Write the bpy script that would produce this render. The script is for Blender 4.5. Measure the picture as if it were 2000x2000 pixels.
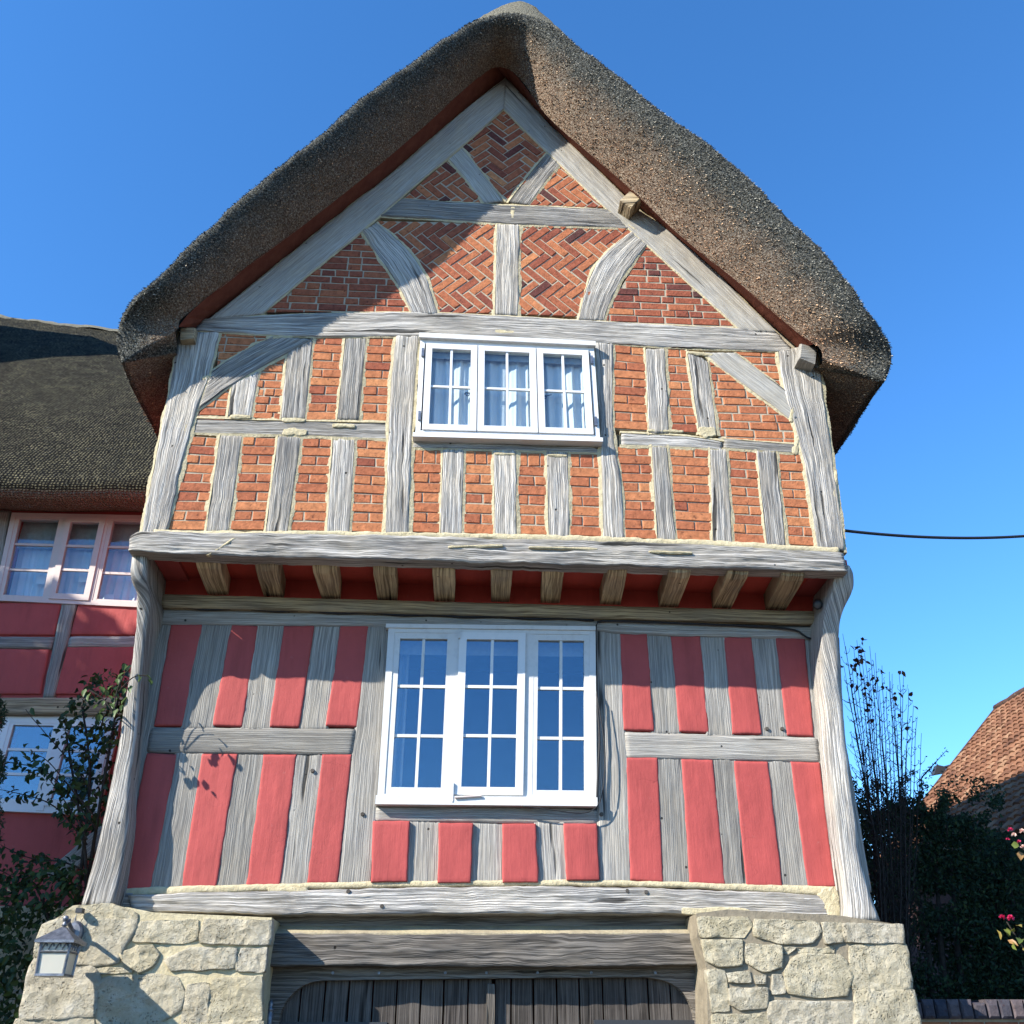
import bpy, math, random
import numpy as np
from mathutils import Vector, Matrix, noise as mn

random.seed(7); np.random.seed(7)
for o in list(bpy.data.objects): bpy.data.objects.remove(o)
scene = bpy.context.scene
col = scene.collection
R = math.radians

# ------------------------------------------------------------------ camera
FOC, PITCH, YAW, ROLL, EYE = 1900.0, R(28.83), R(3.28), R(0.05), 1.6
FWD = Vector((math.sin(YAW)*math.cos(PITCH), math.cos(YAW)*math.cos(PITCH), math.sin(PITCH)))
RGT0 = Vector((math.cos(YAW), -math.sin(YAW), 0)); UP0 = RGT0.cross(FWD)
RGT = RGT0*math.cos(ROLL)+UP0*math.sin(ROLL); UPV = UP0*math.cos(ROLL)-RGT0*math.sin(ROLL)
cam_d = bpy.data.cameras.new('camera'); cam = bpy.data.objects.new('camera', cam_d); col.objects.link(cam)
cam_d.sensor_width = 36; cam_d.lens = 36*FOC/2000; cam_d.clip_end = 2000; cam_d.clip_start = 0.05
cam.matrix_world = Matrix(((RGT.x, UPV.x, -FWD.x, 0), (RGT.y, UPV.y, -FWD.y, 0), (RGT.z, UPV.z, -FWD.z, EYE), (0, 0, 0, 1)))
scene.camera = cam
# ------------------------------------------------------------------ sky and sun
SUN_AZ, SUN_EL = R(58), R(32)            # azimuth to the left of the facade normal
sdir = Vector((-math.sin(SUN_AZ)*math.cos(SUN_EL), -math.cos(SUN_AZ)*math.cos(SUN_EL), math.sin(SUN_EL)))
world = bpy.data.worlds.new('World'); scene.world = world; world.use_nodes = True
wn = world.node_tree; bgn = wn.nodes['Background']
sky = wn.nodes.new('ShaderNodeTexSky'); sky.sky_type = 'NISHITA'; sky.sun_disc = False
sky.sun_elevation = SUN_EL; sky.sun_rotation = math.atan2(sdir.x, sdir.y) % (2*math.pi)
sky.altitude = 1500; sky.air_density = 1.15; sky.dust_density = 0.0; sky.ozone_density = 6.5
hs = wn.nodes.new('ShaderNodeHueSaturation'); hs.inputs['Saturation'].default_value = 1.14      # the deep blue of this autumn sky, all over
wn.links.new(sky.outputs[0], hs.inputs['Color']); wn.links.new(hs.outputs[0], bgn.inputs[0]); bgn.inputs[1].default_value = 0.15
sun_d = bpy.data.lights.new('sun', 'SUN'); sun_d.energy = 4.8; sun_d.angle = R(0.53); sun_d.color = (1, .94, .84)
sun = bpy.data.objects.new('sun', sun_d); col.objects.link(sun)
sun.rotation_euler = (-sdir).to_track_quat('-Z', 'Y').to_euler(); sun.location = sdir*30
vs = scene.view_settings; vs.view_transform = 'Standard'; vs.look = 'None'; vs.gamma = 1; vs.exposure = 1.15
try: vs.use_curve_mapping = False
except Exception: pass
scene.render.engine = 'CYCLES'

# ------------------------------------------------------------------ helpers
YU, YL, YV, YP, YW = 6.0, 6.53, 5.4, 6.30, 7.6      # upper wall, lower wall, verge lip, piers, wing wall
def P(px, py, Y):
    """point of the facade plane at depth Y seen at photo position (px,py)"""
    d = RGT*((px-1000)/FOC)+UPV*((1000-py)/FOC)+FWD
    t = Y/d.y
    return Vector((d.x*t, Y, EYE+d.z*t))
def PX(pts, Y): return [(lambda v: (v.x, v.z))(P(a, b, Y)) for a, b in pts]
def nz(x, y, z, s=1.0): return mn.noise(Vector((x*s, y*s, z*s)))

def tag(o, label=None, cat=None, group=None, kind=None):
    if label: o['label'] = label
    if cat: o['category'] = cat
    if group: o['group'] = group
    if kind: o['kind'] = kind
    return o
def empty(name, loc, label, cat, group=None):
    o = bpy.data.objects.new(name, None); col.objects.link(o); o.location = loc; o.empty_display_size = .2
    return tag(o, label, cat, group)
def link(o, parent):
    col.objects.link(o)
    if parent:
        o.parent = parent
        if parent.type == 'EMPTY': o.matrix_parent_inverse = Matrix.Translation(-Vector(parent.location))
    return o
def mesh(name, v, f, mat, parent=None, uv=None, smooth=False, attr=None, attrname='tone'):
    me = bpy.data.meshes.new(name); me.from_pydata([tuple(a) for a in v], [], [tuple(a) for a in f])
    if uv is not None:
        l = me.uv_layers.new(name='UVMap'); idx = np.empty(len(me.loops), dtype=np.int64); me.loops.foreach_get('vertex_index', idx)
        l.data.foreach_set('uv', np.asarray(uv, dtype=np.float32)[idx].ravel())
    if attr is not None:
        a = me.attributes.new(attrname, 'FLOAT', 'POINT'); a.data.foreach_set('value', np.broadcast_to(np.asarray(attr, dtype=np.float32), (len(v),)).copy())
    if smooth: me.polygons.foreach_set('use_smooth', [True]*len(me.polygons))
    me.materials.append(mat); me.update()
    return link(bpy.data.objects.new(name, me), parent)
class MB:
    def __init__(s): s.v = []; s.f = []; s.t = []
    def add(s, v, f, t=0):
        b = len(s.v); s.v += [tuple(a) for a in v]; s.f += [tuple(i+b for i in q) for q in f]; s.t += [t]*len(v)
    def box(s, x0, x1, y0, y1, z0, z1):
        s.hexa([(x0, y0, z0), (x1, y0, z0), (x1, y0, z1), (x0, y0, z1), (x0, y1, z0), (x1, y1, z0), (x1, y1, z1), (x0, y1, z1)])
    def hexa(s, c): s.add(c, [(0, 1, 2, 3), (5, 4, 7, 6), (4, 0, 3, 7), (1, 5, 6, 2), (3, 2, 6, 7), (4, 5, 1, 0)])
    def tube(s, pts, r, n=6, cap=True):
        pts = [Vector(p) for p in pts]; rr = r if isinstance(r, (list, tuple)) else [r]*len(pts); vs_ = []; fs = []
        for i, p in enumerate(pts):
            d = (pts[min(i+1, len(pts)-1)]-pts[max(i-1, 0)]).normalized()
            a = d.cross(Vector((0, 0, 1))) if abs(d.z) < .95 else d.cross(Vector((1, 0, 0)))
            a.normalize(); b = d.cross(a)
            for k in range(n):
                an = 2*math.pi*k/n; vs_.append(p+(a*math.cos(an)+b*math.sin(an))*rr[i])
        for i in range(len(pts)-1):
            for k in range(n): fs.append((i*n+k, i*n+(k+1) % n, (i+1)*n+(k+1) % n, (i+1)*n+k))
        if cap: fs.append(tuple(range(n))[::-1]); fs.append(tuple(range((len(pts)-1)*n, len(pts)*n)))
        s.add(vs_, fs)
    def build(s, name, mat, parent=None, smooth=False): return mesh(name, s.v, s.f, mat, parent, smooth=smooth)
def resample(poly, n):
    p = np.array(poly, float); d = np.r_[0, np.cumsum(np.hypot(*(p[1:]-p[:-1]).T))]
    t = np.linspace(0, d[-1], n); return np.stack([np.interp(t, d, p[:, k]) for k in range(p.shape[1])], 1)
def smoothpoly(poly, it=2):
    p = [np.array(a, float) for a in poly]
    for _ in range(it):
        q = [p[0]]
        for a, b in zip(p[:-1], p[1:]): q += [a*.75+b*.25, a*.25+b*.75]
        q.append(p[-1]); p = q
    return np.array(p)
def clip(poly, a, b, c):
    """keep a*x+b*z+c>=0"""
    out = []
    for i in range(len(poly)):
        p, q = poly[i], poly[(i+1) % len(poly)]; dp, dq = a*p[0]+b*p[1]+c, a*q[0]+b*q[1]+c
        if dp >= 0: out.append(p)
        if (dp >= 0) != (dq >= 0):
            t = dp/(dp-dq); out.append((p[0]+(q[0]-p[0])*t, p[1]+(q[1]-p[1])*t))
    return out
def area(p): return .5*sum(p[i][0]*p[(i+1) % len(p)][1]-p[(i+1) % len(p)][0]*p[i][1] for i in range(len(p)))
def clip_convex(poly, cp):
    if area(cp) < 0: cp = cp[::-1]
    for i in range(len(cp)):
        if len(poly) < 3: return []
        (x0, z0), (x1, z1) = cp[i], cp[(i+1) % len(cp)]
        poly = clip(poly, -(z1-z0), (x1-x0), (z1-z0)*x0-(x1-x0)*z0)
    return poly
def prism(poly, y0, y1):
    """front at y0 (towards the camera), back at y1"""
    if area(poly) < 0: poly = poly[::-1]
    n = len(poly); v = [(x, y0, z) for x, z in poly]+[(x, y1, z) for x, z in poly]
    f = [tuple(range(n))]+[tuple(range(n, 2*n))[::-1]]+[(i, i+n, (i+1) % n+n, (i+1) % n) for i in range(n)]
    return v, f

# ------------------------------------------------------------------ materials
class NT:
    def __init__(s, name):
        s.m = bpy.data.materials.new(name); s.m.use_nodes = True; s.t = s.m.node_tree
        s.b = s.t.nodes['Principled BSDF']; s.out = s.t.nodes['Material Output']
    def n(s, typ, ins=None, **kw):
        d = s.t.nodes.new('ShaderNode'+typ)
        for k, v in kw.items(): setattr(d, k, v)
        for k, v in (ins or {}).items(): s.set(d.inputs[k], v)
        return d
    def set(s, sock, v):
        if hasattr(v, 'is_linked') or isinstance(v, bpy.types.NodeSocket): s.t.links.new(v, sock)
        elif isinstance(v, bpy.types.Node): s.t.links.new(v.outputs[0], sock)
        else: sock.default_value = v
    def ramp(s, fac, stops, interp='LINEAR'):
        d = s.t.nodes.new('ShaderNodeValToRGB'); d.color_ramp.interpolation = interp; e = d.color_ramp.elements
        while len(e) < len(stops): e.new(.5)
        for k, (p, c) in enumerate(stops):
            e[k].position = p; e[k].color = (c, c, c, 1) if isinstance(c, (int, float)) else (*c, 1)
        s.set(d.inputs[0], fac); return d.outputs[0]
    def noise(s, vec, scale, detail=3, rough=.55, dist=0): return s.n('TexNoise', {'Vector': vec, 'Scale': scale, 'Detail': detail, 'Roughness': rough, 'Distortion': dist}).outputs[0]
    def mix(s, f, a, b, typ='MIX'):
        d = s.n('MixRGB', blend_type=typ)
        for k, v in zip((0, 1, 2), (f, a, b)): s.set(d.inputs[k], (*v, 1) if isinstance(v, tuple) and len(v) == 3 else v)
        return d.outputs[0]
    def math(s, op, a, b=0.0, c=None):
        d = s.n('Math', operation=op); s.set(d.inputs[0], a); s.set(d.inputs[1], b)
        if c is not None: s.set(d.inputs[2], c)
        return d.outputs[0]
    def comb(s, x, y, z): d = s.n('CombineXYZ'); s.set(d.inputs[0], x); s.set(d.inputs[1], y); s.set(d.inputs[2], z); return d.outputs[0]
    def sep(s, v): return s.n('SeparateXYZ', {0: v}).outputs
    def pos(s): return s.n('NewGeometry').outputs['Position']
    def uv(s): return s.n('TexCoord').outputs['UV']
    def attr(s, name='tone'): return s.n('Attribute', attribute_name=name).outputs['Fac']
    def bump(s, h, st, dist): s.set(s.b.inputs['Normal'], s.n('Bump', {'Height': h, 'Strength': st, 'Distance': dist}).outputs[0])
    def fin(s, colr, rough=.85, spec=.25):
        s.set(s.b.inputs['Base Color'], (*colr, 1) if isinstance(colr, tuple) else colr); s.set(s.b.inputs['Roughness'], rough)
        s.b.inputs['Specular IOR Level'].default_value = spec; return s.m

def wood(name, light, dark, warm, gf=62, contrast=(.36, .58), bumpd=.006, wave=.02, warmth=.35, pits=True, lines=.12, low=.25):
    t = NT(name); uv = t.uv(); u, v, _ = t.sep(uv)
    w1 = t.noise(t.comb(t.math('MULTIPLY', u, 2.6), t.math('MULTIPLY', v, 5), 0), 1, 3, .55)
    v2 = t.math('ADD', v, t.math('MULTIPLY', t.math('SUBTRACT', w1, .5), wave*3.2))
    gv = t.comb(t.math('MULTIPLY', u, 2.2), t.math('MULTIPLY', v2, gf), 0)
    g = t.noise(gv, 1, 4, .62)
    fine = t.noise(t.comb(t.math('MULTIPLY', u, 9), t.math('MULTIPLY', v2, gf*3), 4), 1, 2, .5)
    g2 = t.noise(t.comb(t.math('MULTIPLY', u, .9), t.math('MULTIPLY', v2, gf*.75), 2), 1, 2, .5)
    ln = t.ramp(t.math('ABSOLUTE', t.math('SUBTRACT', g2, .5)), [(.012, 0), (.075, 1)])
    gm = t.math('MULTIPLY', t.ramp(g, [(contrast[0], low), (contrast[1], 1)]), t.ramp(ln, [(0, lines), (1, 1)]))
    base = t.mix(gm, dark, light)
    patch = t.ramp(t.noise(uv, 3.1, 4, .6), [(.42, 0), (.68, 1)])
    base = t.mix(t.math('MULTIPLY', patch, warmth), base, warm)
    base = t.mix(.30, base, t.mix(1.0, base, t.ramp(fine, [(.2, .25), (.75, 1.45)]), 'MULTIPLY'))
    rnd = t.n('ObjectInfo').outputs['Random']
    base = t.mix(1, base, t.ramp(rnd, [(0, .72), (1, 1.15)]), 'MULTIPLY')
    cr = t.ramp(t.noise(t.comb(t.math('MULTIPLY', u, .9), t.math('MULTIPLY', v2, 14), 9), 1, 2, .4), [(.30, 0), (.335, 1)])
    base = t.mix(1, base, t.ramp(cr, [(0, .22), (1, 1)]), 'MULTIPLY')
    h = t.math('ADD', t.math('MULTIPLY', gm, .8), t.math('MULTIPLY', fine, .3)); h = t.math('ADD', h, t.math('MULTIPLY', cr, 1.2))
    if pits:
        vo = t.n('TexVoronoi', {'Vector': uv, 'Scale': 6.0}).outputs['Distance']; pk = t.ramp(vo, [(.035, 0), (.06, 1)])
        base = t.mix(1, base, t.ramp(pk, [(0, .15), (1, 1)]), 'MULTIPLY'); h = t.math('ADD', h, pk)
    t.bump(h, 1.0, bumpd)
    return t.fin(base, .88, .15)
M = {}
M['oak'] = wood('weathered oak', (.60, .57, .52), (.10, .093, .088), (.52, .46, .36), gf=105, contrast=(.36, .6), bumpd=.008, wave=.010, lines=.22, low=.45)
M['oak_plain'] = wood('smooth grey oak', (.42, .40, .36), (.13, .12, .11), (.35, .31, .245), gf=105, contrast=(.32, .6), bumpd=.004, wave=.008, warmth=.4, lines=.38, low=.35)
M['oak_dark'] = wood('dark oak', (.26, .235, .205), (.06, .053, .047), (.20, .17, .13), gf=60, contrast=(.3, .66), bumpd=.005)
M['oak_brown'] = wood('sheltered brown oak', (.62, .49, .30), (.20, .145, .085), (.28, .24, .19), gf=50, contrast=(.25, .6), bumpd=.003, wave=.01, warmth=.5)
M['oak_rafter'] = wood('bleached rafter oak', (.43, .41, .365), (.14, .13, .12), (.36, .315, .23), gf=100, contrast=(.28, .55), bumpd=.004, wave=.008, warmth=.4, lines=.6, low=.4)
M['door_wood'] = wood('door boards', (.135, .118, .105), (.032, .027, .024), (.19, .17, .15), gf=90, contrast=(.3, .7), bumpd=.002, wave=.006, warmth=.35, pits=False)

def brickmat(name, stops):
    t = NT(name); p = t.pos(); tone = t.attr()
    base = t.ramp(tone, stops)
    n1 = t.noise(p, 26, 4, .65); base = t.mix(.75, base, t.mix(1, base, t.ramp(n1, [(.25, .55), (.7, 1.35)]), 'MULTIPLY'))
    n2 = t.ramp(t.noise(p, 60, 3, .6), [(.62, 0), (.74, 1)]); base = t.mix(t.math('MULTIPLY', n2, .3), base, (.32, .20, .13))
    n3 = t.ramp(t.noise(p, 38, 2, .5), [(.27, 1), (.37, 0)]); base = t.mix(t.math('MULTIPLY', n3, .6), base, (.05, .02, .018))
    t.bump(t.math('ADD', t.noise(p, 70, 4, .7), t.math('MULTIPLY', t.noise(p, 18, 2), 1.2)), .8, .006)
    return t.fin(base, .9, .15)
M['brick'] = brickmat('soft red brick', [(0, (.055, .03, .029)), (.18, (.15, .045, .035)), (.45, (.28, .085, .046)), (.7, (.385, .14, .064)), (1, (.47, .205, .088))])
M['blue_brick'] = brickmat('blue engineering brick', [(0, (.035, .04, .055)), (1, (.11, .085, .085))])
def rough(name, c1, c2, sc=18, bd=.004, bs=.8, sc2=60, c3=None, r=.9):
    t = NT(name); p = t.pos(); n1 = t.noise(p, sc, 5, .62)
    base = t.ramp(n1, [(.3, c1), (.7, c2)])
    if c3: base = t.mix(t.ramp(t.noise(p, sc*.22, 4, .6), [(.48, 0), (.66, .8)]), base, c3)
    t.bump(t.math('ADD', t.noise(p, sc2, 4, .7), t.math('MULTIPLY', n1, .8)), bs, bd)
    return t.fin(base, r, .15)
M['lime'] = rough('cream lime mortar', (.40, .34, .21), (.54, .47, .31), 25, .008, 1, 55)
M['joint'] = rough('pale joint mortar', (.31, .265, .195), (.44, .38, .285), 30, .004)
M['grey_mortar'] = rough('grey brown pointing', (.26, .22, .15), (.40, .34, .23), 14, .006, 1, 45, (.42, .36, .22))
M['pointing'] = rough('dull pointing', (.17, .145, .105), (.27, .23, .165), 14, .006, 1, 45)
def stonemat():
    t = NT('limestone'); p = t.pos(); tone = t.attr()
    n1 = t.noise(p, 9, 6, .68); base = t.ramp(n1, [(.28, (.40, .35, .25)), (.55, (.57, .52, .41)), (.75, (.68, .65, .57))])
    base = t.mix(t.math('MULTIPLY', tone, .5), base, (.58, .50, .30))
    v = t.n('TexVoronoi', {'Vector': t.mix(.06, p, t.n('TexNoise', {'Vector': p, 'Scale': 20.0}).outputs[1]), 'Scale': 55.0}).outputs['Distance']
    pit = t.ramp(v, [(.12, 0), (.32, 1)]); pm = t.ramp(t.noise(p, 6, 3), [(.42, 0), (.6, 1)])
    pit = t.math('MAXIMUM', pit, t.math('SUBTRACT', 1, pm))
    base = t.mix(1, base, t.ramp(pit, [(0, .62), (1, 1)]), 'MULTIPLY')
    base = t.mix(t.ramp(t.noise(p, 3.3, 5, .7), [(.58, 0), (.74, .5)]), base, (.24, .21, .16))
    chip = t.n('TexVoronoi', {'Vector': t.mix(.12, p, t.n('TexNoise', {'Vector': p, 'Scale': 7.0}).outputs[1]), 'Scale': 16.0}).outputs['Distance']
    h = t.math('ADD', t.math('MULTIPLY', t.noise(p, 30, 6, .8), 1.8), t.math('ADD', pit, t.math('MULTIPLY', chip, 1.6))); t.bump(h, 1, .022)
    return t.fin(base, .93, .12)
M['stone'] = stonemat()
def plaster(name, c):
    t = NT(name); p = t.pos(); uv = p
    base = t.mix(t.ramp(t.noise(p, 3.5, 5, .65), [(.3, 0), (.72, 1)]), tuple(a*.90 for a in c), tuple(min(1, a*1.07) for a in c))
    x, y, z = t.sep(p)
    br = t.noise(t.comb(t.math('MULTIPLY', x, 60), y, t.math('MULTIPLY', z, 6)), 1, 3, .6)
    base = t.mix(t.ramp(t.noise(p, 30, 3, .6), [(.66, 0), (.78, .35)]), base, (.38, .14, .13))
    st = t.noise(t.comb(t.math('MULTIPLY', x, 9), y, t.math('MULTIPLY', z, 1.6)), 1, 4, .65); base = t.mix(1, base, t.ramp(st, [(.28, .80), (.5, 1.0), (.75, 1.06)]), 'MULTIPLY')
    ck = t.ramp(t.math('ABSOLUTE', t.math('SUBTRACT', t.noise(p, 4.5, 3, .5, .6), .5)), [(.0, 0), (.004, 1)]); cm = t.ramp(t.noise(p, 1.7, 2), [(.56, 1), (.62, 0)]); ck = t.math('MAXIMUM', ck, cm); base = t.mix(1, base, t.ramp(ck, [(0, .78), (1, 1)]), 'MULTIPLY')
    h = t.math('ADD', t.math('ADD', t.math('MULTIPLY', br, .5), t.math('MULTIPLY', ck, .2)), t.math('MULTIPLY', t.noise(p, 7, 5, .6), 1.2)); t.bump(h, .7, .0055)
    return t.fin(base, .7, .25)
M['red'] = plaster('red limewash plaster', (.37, .068, .062))
M['red_soffit'] = plaster('red painted boards', (.44, .062, .045))
M['board_red'] = rough('red brown painted board', (.13, .036, .022), (.19, .06, .036), 12, .003)
def paint(name, c, r=.45, dirt=.25):
    t = NT(name); p = t.pos(); base = t.mix(t.ramp(t.noise(p, 14, 5, .7), [(.5, 0), (.75, dirt)]), c, tuple(a*.72 for a in c))
    t.bump(t.noise(p, 45, 3), .15, .003); return t.fin(base, r, .4)
M['white'] = paint('white gloss paint', (.66, .66, .65)); M['white_old'] = paint('flaking white paint', (.60, .595, .575), .6, .6)
M['pinkwhite'] = paint('cream pink paint', (.56, .47, .43), .5)
M['iron'] = paint('black iron', (.03, .032, .036), .5); M['cable'] = paint('black cable', (.015, .015, .017), .6)
M['pewter'] = rough('pewter metal', (.10, .11, .13), (.26, .27, .30), 30, .002, .5); M['pewter'].node_tree.nodes['Principled BSDF'].inputs['Metallic'].default_value = .7
M['pewter'].node_tree.nodes['Principled BSDF'].inputs['Roughness'].default_value = .42
M['inside'] = rough('room plaster', (.15, .15, .155), (.2, .2, .205), 4, .001)
M['dark_inside'] = rough('dim room', (.035, .035, .04), (.05, .05, .055), 4, .001)  # near-black colour carries the darkness of the unlit room
M['blind'] = rough('grey blind', (.30, .295, .285), (.36, .35, .335), 40, .001)
t = NT('lamp glass'); t.b.inputs['Transmission Weight'].default_value = .55; M['lampglass'] = t.fin((.80, .77, .66), .35, .5)
def glass(name, f, tint, rough_=.0):
    t = NT(name); p = t.pos()
    bm = t.n('Bump', {'Height': t.noise(p, 2.5, 2), 'Strength': .10, 'Distance': .02}).outputs[0]
    geo = t.n('NewGeometry'); dt = t.n('VectorMath', operation='DOT_PRODUCT'); t.set(dt.inputs[0], geo.outputs['Incoming']); t.set(dt.inputs[1], geo.outputs['Normal'])
    fr = t.math('ADD', t.math('MULTIPLY', t.math('POWER', t.math('SUBTRACT', 1, t.math('ABSOLUTE', dt.outputs['Value'])), 5), .9), .04)
    gl = t.n('BsdfGlossy', {'Color': (*tint, 1), 'Roughness': rough_, 'Normal': bm}).outputs[0]; tr = t.n('BsdfTransparent', {'Color': (.9, .95, .97, 1)}).outputs[0]
    mx = t.n('MixShader'); t.set(mx.inputs[0], t.math('ADD', fr, f)); t.set(mx.inputs[1], tr); t.set(mx.inputs[2], gl)
    t.set(t.out.inputs[0], mx.outputs[0]); return t.m
M['glass'] = glass('window glass', .085, (.74, .84, .96)); M['glass_clear'] = glass('clear window glass', .01, (.8, .88, 1))
t = NT('curtain cloth'); p = t.pos(); t.b.inputs['Transmission Weight'].default_value = 0
M['curtain'] = t.fin(t.mix(t.noise(p, 5, 3), (.62, .61, .60), (.72, .71, .70)), .9, .1)

def thatchmat(name, netscale=0):
    t = NT(name); p = t.pos(); w = t.attr('weather'); uv = t.uv()
    n1 = t.noise(p, 85, 3, .75); n2 = t.noise(p, 6, 5, .65); n3 = t.noise(p, 160, 2, .6)
    inner = t.ramp(n1, [(.28, (.10, .044, .027)), (.5, (.26, .18, .125)), (.70, (.62, .52, .39))])
    outer = t.ramp(n1, [(.3, (.013, .013, .013)), (.5, (.07, .073, .068)), (.70, (.38, .375, .325))])
    lich = t.ramp(t.noise(p, 130, 2, .5), [(.6, 0), (.7, 1)])
    outer = t.mix(t.math('MULTIPLY', lich, .55), outer, (.17, .16, .085))
    wf = t.ramp(t.math('ADD', w, t.math('MULTIPLY', t.math('SUBTRACT', n2, .5), .5)), [(.08, 0), (.47, 1)])
    base = t.mix(wf, inner, outer)
    h = t.math('ADD', n1, t.math('MULTIPLY', n3, .6))
    if netscale:
        vo = t.n('TexVoronoi', {'Vector': uv, 'Scale': netscale, 'Randomness': .3}).outputs['Distance']
        dot = t.ramp(vo, [(.2, 1), (.5, 0)]); pm = t.ramp(n2, [(.3, .25), (.7, 1)]); base = t.mix(t.math('MULTIPLY', dot, pm), (.012, .012, .011), t.mix(t.noise(p, 40, 2), (.14, .14, .11), (.34, .30, .17)))
        base = t.mix(t.ramp(w, [(.2, 1), (.5, 0)]), base, inner); h = t.math('ADD', n1, t.math('MULTIPLY', dot, 1.2))
    t.bump(h, 1, .03)
    return t.fin(base, .95, .08)
M['thatch'] = thatchmat('reed thatch'); M['thatch_net'] = thatchmat('netted thatch', 34)
t = NT('straw'); base = t.ramp(t.attr('weather'), [(0, (.17, .085, .05)), (.25, (.36, .24, .145)), (.5, (.17, .165, .14)), (1, (.09, .09, .075))])
base = t.mix(1, base, t.ramp(t.attr('tone'), [(0, .35), (.7, 1.2), (1, 2.6)]), 'MULTIPLY'); M['straw'] = t.fin(base, .85, .15)
M['ridge'] = rough('ridge straw', (.13, .12, .09), (.33, .31, .24), 60, .02, 1, 120)
def leafmat(name, stops, trans=.35, gl=.45):
    t = NT(name); c = t.ramp(t.attr(), stops); t.fin(c, gl, .3)
    tl = t.n('BsdfTranslucent'); t.set(tl.inputs[0], c); mx = t.n('MixShader', {0: trans}); t.set(mx.inputs[1], t.b.outputs[0]); t.set(mx.inputs[2], tl.outputs[0]); t.set(t.out.inputs[0], mx.outputs[0]); return t.m
M['leaf'] = leafmat('glossy green leaf', [(0, (.012, .03, .012)), (.6, (.035, .075, .022)), (1, (.09, .14, .04))])
M['hedge'] = leafmat('hedge leaf', [(0, (.014, .03, .016)), (.6, (.03, .062, .024)), (1, (.08, .115, .034))], .3, .7)
M['brownleaf'] = leafmat('dry brown leaf', [(0, (.05, .02, .015)), (1, (.14, .07, .03))])
M['roseleaf'] = leafmat('rose leaf', [(0, (.07, .12, .03)), (.6, (.22, .25, .05)), (1, (.36, .20, .08))])
M['petal'] = leafmat('pink petal', [(0, (.55, .02, .10)), (.7, (.75, .08, .22)), (1, (.85, .65, .55))], .25)
M['bark'] = rough('twig bark', (.022, .018, .016), (.055, .046, .038), 30, .004)
def tilemat():
    t = NT('clay tile'); p = t.pos(); base = t.ramp(t.attr(), [(0, (.07, .04, .03)), (.3, (.13, .06, .035)), (.7, (.21, .10, .055)), (1, (.27, .155, .09))])
    base = t.mix(.6, base, t.mix(1, base, t.ramp(t.noise(p, 9, 4, .6), [(.3, .45), (.7, 1.3)]), 'MULTIPLY'))
    base = t.mix(t.ramp(t.noise(p, 25, 3), [(.66, 0), (.74, .7)]), base, (.24, .23, .17)); return t.fin(base, .9, .15)
M['tile'] = tilemat()
M['ground'] = rough('gravel', (.065, .058, .048), (.10, .088, .07), 6, .02, 1, 40)

# ------------------------------------------------------------------ ground
g = mesh('ground', [(-300, -300, 0), (300, -300, 0), (300, 300, 0), (-300, 300, 0)], [(0, 1, 2, 3)], M['ground']); tag(g, kind='structure')

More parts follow.
